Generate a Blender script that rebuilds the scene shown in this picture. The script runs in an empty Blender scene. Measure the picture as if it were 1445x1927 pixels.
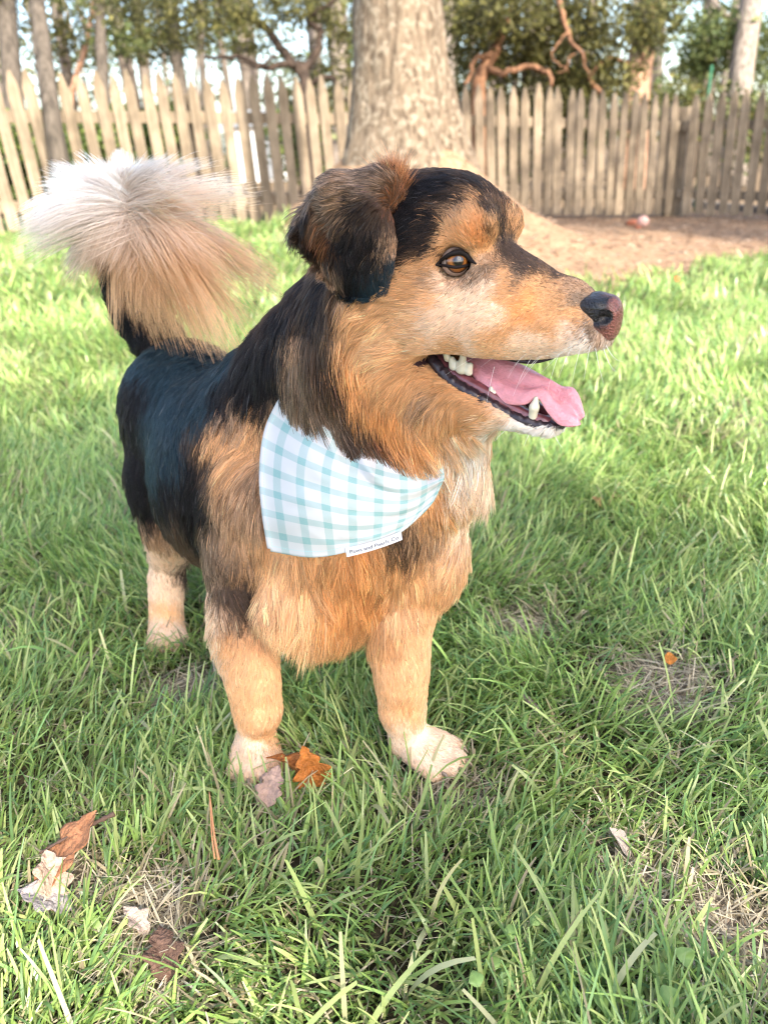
import bpy, bmesh, math, random
import numpy as np
from mathutils import Vector, Matrix
from mathutils.bvhtree import BVHTree
rng = np.random.default_rng(7)
random.seed(7)
sc = bpy.context.scene
COL = sc.collection

# ------------------------------------------------------------------ camera
FPX = 1450.0                                   # focal length in pixels of the 1445 x 1927 photograph
CAM = np.array([0.0, 0.0, 0.65])
PITCH, ROLL = math.radians(25.5), math.radians(2.5)
_fw = np.array([0, math.cos(PITCH), -math.sin(PITCH)])
_up0 = np.array([0, math.sin(PITCH), math.cos(PITCH)])
_x0 = np.array([1.0, 0, 0])
CR = math.cos(ROLL) * _x0 - math.sin(ROLL) * _up0
CU = math.cos(ROLL) * _up0 + math.sin(ROLL) * _x0
CF = _fw
cam_d = bpy.data.cameras.new('camera')
cam = bpy.data.objects.new('camera', cam_d)
COL.objects.link(cam)
cam_d.sensor_width = 36.0
cam_d.lens = FPX / 1927.0 * 36.0
cam_d.clip_start, cam_d.clip_end = 0.02, 400.0
cam.matrix_world = Matrix(((CR[0], CU[0], -CF[0], CAM[0]), (CR[1], CU[1], -CF[1], CAM[1]), (CR[2], CU[2], -CF[2], CAM[2]), (0, 0, 0, 1)))
cam_d.dof.use_dof = True
cam_d.dof.focus_distance = 0.72
cam_d.dof.aperture_fstop = 5.6
sc.camera = cam

# ------------------------------------------------------------------ daylight
SUN_AZ, SUN_EL = math.radians(152.0), math.radians(40.0)     # clockwise from +Y; sun behind the camera's right shoulder
world = bpy.data.worlds.new('World')
sc.world = world
world.use_nodes = True
wn = world.node_tree
wn.nodes.clear()
w_out = wn.nodes.new('ShaderNodeOutputWorld')
w_bg = wn.nodes.new('ShaderNodeBackground')
w_sky = wn.nodes.new('ShaderNodeTexSky')
w_sky.sky_type = 'NISHITA'
w_sky.sun_disc = False
w_sky.sun_elevation = SUN_EL
w_sky.sun_rotation = SUN_AZ
w_sky.air_density, w_sky.dust_density, w_sky.ozone_density = 1.0, 2.0, 1.0
w_bg.inputs['Strength'].default_value = 0.15
wn.links.new(w_sky.outputs[0], w_bg.inputs[0])
wn.links.new(w_bg.outputs[0], w_out.inputs[0])
sun_d = bpy.data.lights.new('sun', 'SUN')
sun_d.energy = 3.2
sun_d.angle = math.radians(1.2)
sun_d.color = (1.0, 0.93, 0.82)
sun = bpy.data.objects.new('sun', sun_d)
COL.objects.link(sun)
SDIR = Vector((math.sin(SUN_AZ) * math.cos(SUN_EL), math.cos(SUN_AZ) * math.cos(SUN_EL), math.sin(SUN_EL)))
sun.rotation_euler = SDIR.to_track_quat('Z', 'Y').to_euler()
sun.location = (3, -5, 6)
sc.view_settings.view_transform = 'Standard'
sc.view_settings.look = 'None'
sc.view_settings.gamma = 1.0
sc.view_settings.exposure = 1.95
sc.view_settings.use_curve_mapping = False
sc.cycles.use_denoising = True
sc.cycles.filter_width = 1.1
sc.cycles.max_bounces = 10
sc.cycles.transparent_max_bounces = 12
sc.cycles_curves.shape = 'RIBBONS'

# ------------------------------------------------------------------ helpers
def P(px, py, d):
    """world point seen at a pixel of the photograph at depth d along the camera axis"""
    return CAM + CR * ((px - 722.5) / FPX * d) + CU * ((963.5 - py) / FPX * d) + CF * d

def ray(px, py):
    v = CR * ((px - 722.5) / FPX) + CU * ((963.5 - py) / FPX) + CF
    return v / np.linalg.norm(v)

def G(px, py, z=0.0):
    r = ray(px, py)
    return CAM + r * ((z - CAM[2]) / r[2])

def proj(p):
    q = np.asarray(p) - CAM
    d = q @ CF
    return 722.5 + (q @ CR) / d * FPX, 963.5 - (q @ CU) / d * FPX, d

def unit(v):
    v = np.asarray(v, float)
    n = np.linalg.norm(v, axis=-1, keepdims=True)
    return v / np.maximum(n, 1e-12)

def smooth(a, b, x):
    t = np.clip((x - a) / (b - a), 0, 1)
    return t * t * (3 - 2 * t)

_perm = np.random.default_rng(3).random(4096).astype(np.float32)
def vnoise(p, scale=1.0, seed=0):
    """value noise 0..1 on an (n,3) array"""
    q = np.asarray(p, np.float64) * scale + 100.37 + seed * 17.13
    i = np.floor(q).astype(np.int64)
    f = q - i
    f = f * f * (3 - 2 * f)
    def h(dx, dy, dz):
        k = (i[:, 0] + dx) * 73856093 ^ (i[:, 1] + dy) * 19349663 ^ (i[:, 2] + dz) * 83492791
        return _perm[(k ^ (k >> 13)) & 4095]
    r = 0
    for dx in (0, 1):
        for dy in (0, 1):
            for dz in (0, 1):
                w = (f[:, 0] if dx else 1 - f[:, 0]) * (f[:, 1] if dy else 1 - f[:, 1]) * (f[:, 2] if dz else 1 - f[:, 2])
                r = r + w * h(dx, dy, dz)
    return r

def fbm(p, scale, n=3, seed=0):
    r, a, t = 0, 1.0, 0
    for k in range(n):
        r = r + a * vnoise(p, scale * 2 ** k, seed + k)
        t += a
        a *= 0.5
    return r / t

def mesh_obj(name, verts, faces, mat=None, parent=None, shade=True, col=None, cname='tint'):
    """verts (n,3); faces (m,k) array or list -> one linked mesh object"""
    me = bpy.data.meshes.new(name)
    verts = np.asarray(verts, np.float32)
    if isinstance(faces, np.ndarray):
        m, k = faces.shape
        me.vertices.add(len(verts)); me.vertices.foreach_set('co', verts.ravel())
        me.loops.add(m * k); me.loops.foreach_set('vertex_index', faces.astype(np.int32).ravel())
        me.polygons.add(m); me.polygons.foreach_set('loop_start', np.arange(0, m * k, k, dtype=np.int32))
        me.update(calc_edges=True)
    else:
        me.from_pydata(verts.tolist(), [], faces)
    if shade:
        me.polygons.foreach_set('use_smooth', np.ones(len(me.polygons), bool))
    if col is not None:
        c = np.asarray(col, np.float32)
        if c.shape[1] == 3:
            c = np.concatenate([c, np.ones((len(c), 1), np.float32)], 1)
        a = me.attributes.new(cname, 'FLOAT_COLOR', 'POINT')
        a.data.foreach_set('color', c.ravel())
    o = bpy.data.objects.new(name, me)
    COL.objects.link(o)
    if mat:
        me.materials.append(mat)
    if parent:
        o.parent = parent
    return o

def empty(name, loc=(0, 0, 0)):
    o = bpy.data.objects.new(name, None)
    o.location = loc
    o.empty_display_size = 0.05
    COL.objects.link(o)
    return o

def tag(o, label=None, cat=None, group=None, kind=None):
    if label: o['label'] = label
    if cat: o['category'] = cat
    if group: o['group'] = group
    if kind: o['kind'] = kind
    return o

def put(o, parent):
    """parent an object built in world coordinates under a thing whose base is elsewhere"""
    o.parent = parent
    o.matrix_parent_inverse = Matrix.Translation(-Vector(parent.location))
    return o

def tube(pts, radii, n=8, cap=True, squash=None):
    """swept tube -> verts, quads list (caps closed with fans)"""
    pts = np.asarray(pts, float)
    radii = np.broadcast_to(np.asarray(radii, float), (len(pts),))
    tang = unit(np.gradient(pts, axis=0))
    ref = np.array([0, 0, 1.0]) if abs(tang[0][2]) < 0.9 else np.array([1.0, 0, 0])
    V, Fc = [], []
    u = unit(np.cross(tang[0], ref))
    for i, (p, t, r) in enumerate(zip(pts, tang, radii)):
        u = unit(u - t * np.dot(u, t))
        w = np.cross(t, u)
        for k in range(n):
            a = 2 * math.pi * k / n
            V.append(p + r * (math.cos(a) * u + math.sin(a) * w * (squash or 1.0)))
    for i in range(len(pts) - 1):
        for k in range(n):
            a, b = i * n + k, i * n + (k + 1) % n
            Fc.append((a, b, b + n, a + n))
    if cap:
        Fc.append(tuple(reversed(range(n))))
        m = (len(pts) - 1) * n
        Fc.append(tuple(m + k for k in range(n)))
    return V, Fc

def join(parts):
    V, Fc = [], []
    for v, f in parts:
        b = len(V)
        V.extend(list(map(tuple, v)))
        Fc.extend([tuple(i + b for i in q) for q in f])
    return V, Fc

def catmull(ctrl, n):
    c = np.asarray(ctrl, float)
    c = np.concatenate([[2 * c[0] - c[1]], c, [2 * c[-1] - c[-2]]])
    out = []
    for t in np.linspace(0, len(c) - 3 - 1e-9, n):
        i = int(t); f = t - i
        a, b, d, e = c[i], c[i + 1], c[i + 2], c[i + 3]
        out.append(0.5 * (2 * b + (d - a) * f + (2 * a - 5 * b + 4 * d - e) * f * f + (3 * b - a - 3 * d + e) * f ** 3))
    return np.array(out)

# ------------------------------------------------------------------ materials
def new_mat(name):
    m = bpy.data.materials.new(name)
    m.use_nodes = True
    return m, m.node_tree.nodes, m.node_tree.links, m.node_tree.nodes['Principled BSDF']

def attr_mat(name, rough=0.6, cname='tint', transl=0.0, spec=0.3, coat=0.0, noise=0.0, nscale=40, bump=0.0, bscale=80, sss=0.0):
    """principled material coloured by a vertex colour attribute, with grain"""
    m, N, L, b = new_mat(name)
    a = N.new('ShaderNodeAttribute'); a.attribute_name = cname
    src = a.outputs['Color']
    if noise:
        tc = N.new('ShaderNodeTexCoord'); nz = N.new('ShaderNodeTexNoise')
        nz.inputs['Scale'].default_value = nscale; nz.inputs['Detail'].default_value = 5
        L.new(tc.outputs['Object'], nz.inputs['Vector'])
        mr = N.new('ShaderNodeMapRange'); mr.inputs[3].default_value = 1 - noise; mr.inputs[4].default_value = 1 + noise
        mr.inputs[1].default_value = 0.25; mr.inputs[2].default_value = 0.75
        L.new(nz.outputs['Fac'], mr.inputs[0])
        mx = N.new('ShaderNodeMix'); mx.data_type = 'RGBA'; mx.blend_type = 'MULTIPLY'; mx.inputs[0].default_value = 1
        L.new(src, mx.inputs[6]); L.new(mr.outputs[0], mx.inputs[7]); src = mx.outputs[2]
        if bump:
            nb = N.new('ShaderNodeTexNoise'); nb.inputs['Scale'].default_value = bscale; nb.inputs['Detail'].default_value = 6
            L.new(tc.outputs['Object'], nb.inputs['Vector'])
            bp = N.new('ShaderNodeBump'); bp.inputs['Strength'].default_value = bump; bp.inputs['Distance'].default_value = 0.02
            L.new(nb.outputs['Fac'], bp.inputs['Height']); L.new(bp.outputs[0], b.inputs['Normal'])
    L.new(src, b.inputs['Base Color'])
    b.inputs['Roughness'].default_value = rough
    b.inputs['Specular IOR Level'].default_value = spec
    b.inputs['Coat Weight'].default_value = coat
    b.inputs['Coat Roughness'].default_value = 0.08
    if sss:
        b.inputs['Subsurface Weight'].default_value = sss
        b.inputs['Subsurface Radius'].default_value = (0.006, 0.003, 0.002)
        b.inputs['Subsurface Scale'].default_value = 0.5
    if transl:
        t = N.new('ShaderNodeBsdfTranslucent'); L.new(src, t.inputs['Color'])
        ms = N.new('ShaderNodeMixShader'); ms.inputs[0].default_value = transl
        L.new(b.outputs[0], ms.inputs[1]); L.new(t.outputs[0], ms.inputs[2])
        L.new(ms.outputs[0], N['Material Output'].inputs['Surface'])
    return m

def plain_mat(name, rgb, rough=0.6, spec=0.3, noise=0.15, nscale=40, coat=0.0, bump=0.0, bscale=80, sss=0.0):
    m, N, L, b = new_mat(name)
    tc = N.new('ShaderNodeTexCoord'); nz = N.new('ShaderNodeTexNoise')
    nz.inputs['Scale'].default_value = nscale; nz.inputs['Detail'].default_value = 5
    L.new(tc.outputs['Object'], nz.inputs['Vector'])
    r = N.new('ShaderNodeValToRGB')
    r.color_ramp.elements[0].position, r.color_ramp.elements[1].position = 0.3, 0.7
    r.color_ramp.elements[0].color = tuple(c * (1 - noise) for c in rgb) + (1,)
    r.color_ramp.elements[1].color = tuple(min(1, c * (1 + noise)) for c in rgb) + (1,)
    L.new(nz.outputs['Fac'], r.inputs[0]); L.new(r.outputs[0], b.inputs['Base Color'])
    b.inputs['Roughness'].default_value = rough
    b.inputs['Specular IOR Level'].default_value = spec
    b.inputs['Coat Weight'].default_value = coat
    b.inputs['Coat Roughness'].default_value = 0.06
    if sss:
        b.inputs['Subsurface Weight'].default_value = sss
        b.inputs['Subsurface Radius'].default_value = (0.006, 0.003, 0.002)
        b.inputs['Subsurface Scale'].default_value = 0.5
    if bump:
        nb = N.new('ShaderNodeTexNoise'); nb.inputs['Scale'].default_value = bscale; nb.inputs['Detail'].default_value = 6
        L.new(tc.outputs['Object'], nb.inputs['Vector'])
        bp = N.new('ShaderNodeBump'); bp.inputs['Strength'].default_value = bump; bp.inputs['Distance'].default_value = 0.01
        L.new(nb.outputs['Fac'], bp.inputs['Height']); L.new(bp.outputs[0], b.inputs['Normal'])
    return m

# ------------------------------------------------------------------ signed-distance sculpting
class Sculpt:
    """smooth union / carving of rounded cones and ellipsoids on a voxel grid, meshed by surface nets"""
    def __init__(s, lo, hi, h):
        s.lo, s.h = np.asarray(lo, np.float32), np.float32(h)
        s.n = np.ceil((np.asarray(hi) - np.asarray(lo)) / h).astype(int) + 1
        s.f = np.full(s.n, 1.0, np.float32)
        s.ax = [s.lo[i] + np.arange(s.n[i], dtype=np.float32) * s.h for i in range(3)]
    def win(s, lo, hi, m=0.045):
        sl = []
        for i in range(3):
            a = int(np.clip((lo[i] - m - s.lo[i]) / s.h, 0, s.n[i])); b = int(np.clip((hi[i] + m - s.lo[i]) / s.h + 2, 0, s.n[i]))
            sl.append(slice(a, b))
        return tuple(sl), s.ax[0][sl[0]][:, None, None], s.ax[1][sl[1]][None, :, None], s.ax[2][sl[2]][None, None, :]
    def put(s, w, d, k, sub=False):
        a = s.f[w]
        if sub:
            d = -d
            h = np.maximum(k - np.abs(a - d), 0) / k
            s.f[w] = np.maximum(a, d) + h * h * (k / 4)
        else:
            h = np.maximum(k - np.abs(a - d), 0) / k
            s.f[w] = np.minimum(a, d) - h * h * (k / 4)
    def cone(s, a, b, r1, r2, k=0.02, sub=False):
        a, b = np.asarray(a, np.float32), np.asarray(b, np.float32)
        r = max(r1, r2)
        w, X, Y, Z = s.win(np.minimum(a, b) - r, np.maximum(a, b) + r)
        ba = b - a
        t = np.clip(((X - a[0]) * ba[0] + (Y - a[1]) * ba[1] + (Z - a[2]) * ba[2]) / max(float(ba @ ba), 1e-9), 0, 1)
        d = np.sqrt((X - a[0] - t * ba[0]) ** 2 + (Y - a[1] - t * ba[1]) ** 2 + (Z - a[2] - t * ba[2]) ** 2) - (r1 + (r2 - r1) * t)
        s.put(w, d, k, sub)
    def ball(s, a, r, k=0.02, sub=False):
        s.cone(a, a, r, r, k, sub)
    def chain(s, pts, rs, k=0.02):
        c = catmull(pts, 6 * (len(pts) - 1) + 1)
        r = catmull(np.array([(x, 0, 0) for x in rs]), len(c))[:, 0]
        for i in range(len(c) - 1):
            s.cone(c[i], c[i + 1], r[i], r[i + 1], k if i < 2 else 0.003)
    def ell(s, c, axes, r, k=0.02, sub=False):
        c = np.asarray(c, np.float32); A = unit(np.asarray(axes)).astype(np.float32)
        m = max(r)
        w, X, Y, Z = s.win(c - m, c + m)
        k0 = k1 = 0
        for i in range(3):
            q = ((X - c[0]) * A[i, 0] + (Y - c[1]) * A[i, 1] + (Z - c[2]) * A[i, 2])
            k0 = k0 + (q / r[i]) ** 2; k1 = k1 + (q / r[i] ** 2) ** 2
        k0 = np.sqrt(k0); k1 = np.sqrt(k1)
        s.put(w, k0 * (k0 - 1) / np.maximum(k1, 1e-6), k, sub)
    def poly(s, O, A, B, N, uv, s0, s1, k=0.004, sub=True):
        """prism: polygon uv in the plane (O; A, B), from s0 to s1 along N"""
        uv = np.asarray(uv, np.float32)
        cs = np.array([O + A * u + B * v + N * t for u, v in uv for t in (s0, s1)])
        w, X, Y, Z = s.win(cs.min(0), cs.max(0), 0.012)
        pu = (X - O[0]) * A[0] + (Y - O[1]) * A[1] + (Z - O[2]) * A[2]
        pv = (X - O[0]) * B[0] + (Y - O[1]) * B[1] + (Z - O[2]) * B[2]
        pn = (X - O[0]) * N[0] + (Y - O[1]) * N[1] + (Z - O[2]) * N[2]
        d = np.full(pu.shape, 1e9, np.float32); sg = np.ones(pu.shape, np.float32)
        n = len(uv)
        for i in range(n):
            vi, vj = uv[i], uv[i - 1]
            e = vj - vi
            wx, wy = pu - vi[0], pv - vi[1]
            t = np.clip((wx * e[0] + wy * e[1]) / max(float(e @ e), 1e-12), 0, 1)
            d = np.minimum(d, (wx - e[0] * t) ** 2 + (wy - e[1] * t) ** 2)
            c1, c2, c3 = pv >= vi[1], pv < vj[1], e[0] * wy > e[1] * wx
            sg = np.where((c1 & c2 & c3) | (~c1 & ~c2 & ~c3), -sg, sg)
        d2 = sg * np.sqrt(d)
        dn = np.maximum(s0 - pn, pn - s1)
        s.put(w, np.maximum(d2, dn), k, sub)
    def mesh(s, smooth_it=2):
        f = s.f
        ins = f < 0
        cs = np.zeros(np.array(f.shape) - 1, np.int8)
        for dx in (0, 1):
            for dy in (0, 1):
                for dz in (0, 1):
                    cs += ins[dx:dx + cs.shape[0], dy:dy + cs.shape[1], dz:dz + cs.shape[2]]
        act = (cs > 0) & (cs < 8)
        ijk = np.argwhere(act)
        idx = np.full(cs.shape, -1, np.int32)
        idx[act] = np.arange(len(ijk))
        off = np.array([(x, y, z) for x in (0, 1) for y in (0, 1) for z in (0, 1)])
        vals = np.stack([f[ijk[:, 0] + o[0], ijk[:, 1] + o[1], ijk[:, 2] + o[2]] for o in off], 1)
        acc = np.zeros((len(ijk), 3)); cnt = np.zeros(len(ijk))
        for a in range(8):
            for b in range(a + 1, 8):
                if np.abs(off[a] - off[b]).sum() != 1: continue
                m = (vals[:, a] < 0) != (vals[:, b] < 0)
                t = vals[m, a] / (vals[m, a] - vals[m, b])
                acc[m] += off[a] + t[:, None] * (off[b] - off[a]); cnt[m] += 1
        V = s.lo + (ijk + acc / cnt[:, None]) * s.h
        quads = []
        for ax in range(3):
            sh = list(f.shape); sh[ax] -= 1
            A = [slice(None)] * 3; B = [slice(None)] * 3
            A[ax] = slice(0, -1); B[ax] = slice(1, None)
            ch = ins[tuple(A)] != ins[tuple(B)]
            e = np.argwhere(ch)
            o1, o2 = (ax + 1) % 3, (ax + 2) % 3
            e = e[(e[:, o1] > 0) & (e[:, o2] > 0) & (e[:, o1] < f.shape[o1] - 1) & (e[:, o2] < f.shape[o2] - 1)]
            q = []
            for d1, d2 in ((-1, -1), (0, -1), (0, 0), (-1, 0)):
                c = e.copy(); c[:, o1] += d1; c[:, o2] += d2
                q.append(idx[c[:, 0], c[:, 1], c[:, 2]])
            q = np.stack(q, 1)
            fl = ~ins[e[:, 0], e[:, 1], e[:, 2]]
            q[fl] = q[fl][:, ::-1]
            quads.append(q)
        Q = np.concatenate(quads)
        Q = Q[(Q >= 0).all(1)]
        for _ in range(smooth_it):
            acc = np.zeros_like(V); cnt = np.zeros(len(V))
            for a, b in ((0, 1), (1, 2), (2, 3), (3, 0)):
                for i in range(3):
                    acc[:, i] += np.bincount(Q[:, a], V[Q[:, b], i], len(V)) + np.bincount(Q[:, b], V[Q[:, a], i], len(V))
                cnt += np.bincount(Q[:, a], minlength=len(V)) + np.bincount(Q[:, b], minlength=len(V))
            V = 0.5 * V + 0.5 * acc / np.maximum(cnt, 1)[:, None]
        return V, Q

def vert_normals(V, Q):
    n = np.cross(V[Q[:, 2]] - V[Q[:, 0]], V[Q[:, 3 if Q.shape[1] > 3 else 1]] - V[Q[:, 1 if Q.shape[1] > 3 else 0]])
    N = np.zeros_like(V)
    for a in range(Q.shape[1]):
        for i in range(3):
            N[:, i] += np.bincount(Q[:, a], n[:, i], len(V))
    return unit(N)
# ------------------------------------------------------------------ the dog's body, one continuous mesh
HA = math.radians(40.0)
HF = np.array([math.cos(HA), -math.sin(HA), 0.0])          # where the head points
HN = np.array([-math.sin(HA), -math.cos(HA), 0.0])         # the dog's right, towards the viewer
HU = np.array([0.0, 0.0, 1.0])
HC = P(900, 520, 0.68)

def H(px, py, s=0.0):
    r = ray(px, py)
    t = ((HC - CAM) @ HN + s) / (r @ HN)
    return CAM + r * t

def mir(p):
    p = np.asarray(p)
    return p - 2 * ((p - HC) @ HN)[..., None] * HN if p.ndim > 1 else p - 2 * ((p - HC) @ HN) * HN

def head_uv(p):
    q = np.asarray(p) - HC
    return q @ HF, q @ HU

S = Sculpt((-0.47, 0.50, -0.02), (0.24, 1.24, 0.66), 0.0026)
HAX = (HF, HN, HU)

# torso
rump = P(352, 750, 1.09); mid = P(455, 865, 0.99); chest = P(625, 935, 0.90)
BF = unit(chest - rump)                                     # along the spine towards the chest
BL = unit(np.cross(BF, [0, 0, 1]))                          # the dog's left... viewer's right
BL = -BL if BL[0] < 0 else BL
BUP = unit(np.cross(BF, BL)); BUP = BUP if BUP[2] > 0 else -BUP
S.cone(rump, mid, 0.082, 0.098, 0.04)
S.cone(mid, chest, 0.098, 0.104, 0.04)
S.ell(P(420, 945, 0.985), (BF, BL, BUP), (0.10, 0.075, 0.085), 0.04)
S.ell(P(662, 985, 0.862), (BF, BL, BUP), (0.090, 0.095, 0.130), 0.04)
S.ell(P(612, 1112, 0.872), (BF, BL, BUP), (0.05, 0.088, 0.046), 0.04)
S.cone(P(840, 800, 0.775), P(838, 905, 0.805), 0.032, 0.042, 0.04)
S.ell(P(720, 930, 0.83), (BF, BL, BUP), (0.06, 0.075, 0.07), 0.04)          # forechest
# neck
S.cone(P(545, 760, 0.93), P(700, 585, 0.785), 0.085, 0.066, 0.05)
S.cone(P(690, 800, 0.86), P(755, 640, 0.765), 0.080, 0.058, 0.05)
# shoulders and forelegs
fr_paw = G(770, 1393, 0.018)
fl_paw = G(482, 1396, 0.020)
sh_r = P(790, 1040, 0.865); sh_l = P(472, 1010, 0.90)
S.ell(sh_r, (BF, BL, BUP), (0.05, 0.045, 0.08), 0.03)
S.ell(sh_l, (BF, BL, BUP), (0.055, 0.046, 0.095), 0.03)
el_r = P(755, 1170, 0.865); el_l = P(456, 1165, 0.885)
wr_r = P(757, 1338, 0.885); wr_l = P(486, 1338, 0.885)
S.chain([sh_r, el_r, P(755, 1260, 0.868), wr_r], [0.043, 0.0345, 0.0300, 0.0240], 0.02)
S.chain([sh_l, el_l, P(474, 1260, 0.878), wr_l], [0.044, 0.0350, 0.0300, 0.0250], 0.02)
TOES = []
def paw(wrist, base, toe_dir, L, wd, k=0.012):
    t = unit(toe_dir); l = np.array([t[1], -t[0], 0.0])
    S.cone(wrist, base, 0.0220, 0.0215, k)
    S.cone(base, base + t * L * 0.45, 0.021, 0.021, k)
    for q, fwd in ((-1.5, 0.78), (-0.5, 1.0), (0.5, 1.0), (1.5, 0.78)):
        a = base + t * L * 0.25 + l * wd * q * 0.7
        b = base + t * L * fwd + l * wd * q
        b[2] = 0.012
        S.cone(a, b, 0.0130, 0.0110, 0.005)
        TOES.append((b, t))
paw(wr_r, fr_paw, (0.80, -0.55, 0), 0.060, 0.0155)
paw(wr_l, fl_paw, (0.10, -1.0, 0), 0.044, 0.0140)
# hindquarters
th = P(318, 835, 1.075)
S.ell(th, (BF, BL, BUP), (0.075, 0.05, 0.10), 0.04)
hk_paw = G(314, 1178, 0.016)
S.chain([P(325, 890, 1.08), P(325, 985, 1.085), P(315, 1065, 1.13), hk_paw], [0.060, 0.042, 0.0225, 0.021], 0.02)
paw(P(311, 1090, 1.135), hk_paw, (0.25, -1.0, 0), 0.042, 0.0125)
l2 = BL * 0.135
hk2 = hk_paw + l2 * np.array([1, 1, 0]) + np.array([0.01, -0.02, 0]); hk2[2] = 0.016
S.chain([th + l2, P(300, 985, 1.085) + l2, P(311, 1075, 1.13) + l2, hk2], [0.07, 0.042, 0.0235, 0.022], 0.02)
paw(P(311, 1090, 1.135) + l2, hk2, (0.4, -1.0, 0), 0.042, 0.0125)
# tail, curling up and over the back
TAIL = catmull([P(300, 640, 1.13), P(262, 600, 1.135), P(234, 540, 1.12), P(216, 455, 1.09), P(222, 385, 1.055), P(252, 385, 1.03), P(300, 425, 1.02), P(335, 475, 1.03)], 40)
S.chain(list(TAIL[::5]) + [TAIL[-1]], list(np.linspace(0.034, 0.008, 9)), 0.012)

# skull
S.ell(H(800, 430, 0), HAX, (0.068, 0.050, 0.048), 0.02)
S.ell(H(862, 425, 0), HAX, (0.044, 0.040, 0.038), 0.02)
for sg in (1, -1):
    m = (lambda p: p) if sg > 0 else mir
    S.ball(m(H(893, 432, 0.026 if sg > 0 else 0.0235)), 0.0165 if sg > 0 else 0.0150, 0.018)                    # brow
    S.ell(m(H(775, 560, 0.034)), HAX, (0.062, 0.034, 0.055), 0.03)  # cheek
    S.ell(m(H(718, 640, 0.028)), HAX, (0.05, 0.04, 0.06), 0.03)     # jowl ruff
    S.cone(m(H(925, 602, 0.016)), m(H(1082, 628, 0.0090)), 0.0340, 0.0215, 0.012)   # upper lip
    S.cone(m(H(850, 598, 0.026)), m(H(930, 596, 0.018)), 0.034, 0.032, 0.02)
    S.cone(m(H(870, 520, 0.030)), m(H(960, 560, 0.016)), 0.016, 0.02, 0.015)        # cheekbone under the eye
    S.cone(m(H(775, 720, 0.026)), m(H(905, 755, 0.017)), 0.031, 0.0220, 0.015)      # lower jaw
    S.cone(m(H(905, 755, 0.017)), m(H(1030, 797, 0.006)), 0.0220, 0.0105, 0.010)
S.cone(H(950, 521, 0), H(1072, 572, 0), 0.0255, 0.0160, 0.015)      # bridge of the muzzle
S.cone(H(1070, 570, 0), H(1105, 592, 0), 0.019, 0.0160, 0.01)
S.ball(H(1116, 634, 0), 0.0130, 0.012)                              # front of the lip
S.cone(H(780, 690, 0), H(880, 760, 0), 0.042, 0.026, 0.03)          # throat
S.cone(H(700, 700, 0.0), H(800, 800, 0.0), 0.07, 0.05, 0.04)
# open mouth: a wedge from the corner of the lips
def lipuv(pts, s=0.026):
    return [head_uv(H(px, py, s)) for px, py in pts]
UP_LIP = [(806, 666), (822, 656), (856, 655), (890, 661), (923, 669), (956, 677), (983, 683), (1011, 682), (1056, 671), (1110, 664), (1180, 668)]
LO_LIP = [(1180, 836), (1075, 820), (1046, 814), (1000, 807), (965, 792), (941, 775), (914, 752), (879, 734), (845, 710), (820, 690)]
S.poly(HC, HF, HU, HN, lipuv(UP_LIP[:8] + [(1015, 803)] + LO_LIP[3:]), -0.016, 0.12, 0.004)
S.poly(HC, HF, HU, HN, lipuv([(930, 672), (956, 679)] + UP_LIP[6:] + LO_LIP[:5] + [(935, 760)]), -0.12, 0.12, 0.004)
# eye sockets
EYE = H(857, 492, 0.0350)
EYE_R = 0.0122
for e in (EYE, mir(EYE)):
    od = unit(HN * (1 if e is EYE else -1) + HF * 0.35)
    S.cone(e, e + od * 0.02, EYE_R + 0.0012, EYE_R + 0.004, 0.004, True)
body_V, body_Q = S.mesh(2)
body_N = vert_normals(body_V, body_Q)
body_bvh = BVHTree.FromPolygons([tuple(v) for v in body_V], [tuple(q) for q in body_Q])
# ------------------------------------------------------------------ dog: ears, nose, eyes, mouth, scarf
def hp(pts, s):
    return [H(px, py, s) for px, py in pts]
EAR_S = 0.064
_eb = np.array(hp([(560, 600), (750, 330), (560, 330), (760, 600)], 0.05))
E = Sculpt(_eb.min(0) - 0.05, _eb.max(0) + 0.05, 0.0022)
ear_c = H(665, 460, EAR_S)
EA, EB = HF, HU
eo = ear_c
def euv(pts):
    out = []
    for px, py in pts:
        q = H(px, py, EAR_S) - eo
        out.append((q @ EA, q @ EB))
    return out
E.poly(eo, EA, EB, HN, euv([(590, 412), (640, 378), (700, 372), (726, 400), (739, 450), (744, 490), (738, 532), (716, 555), (692, 560), (660, 545), (622, 508), (594, 468), (580, 438)]), -0.005, 0.005, 0.01, False)
E.ell(H(662, 450, EAR_S + 0.004), HAX, (0.036, 0.011, 0.044), 0.012)
E.cone(H(606, 425, 0.054), H(655, 378, 0.052), 0.012, 0.016, 0.02)
E.cone(H(655, 378, 0.052), H(722, 364, 0.040), 0.016, 0.015, 0.02)
E.cone(H(722, 362, 0.040), H(742, 380, 0.030), 0.016, 0.016, 0.015)
ear_V, ear_Q = E.mesh(3)
ear_N = vert_normals(ear_V, ear_Q)

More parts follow.
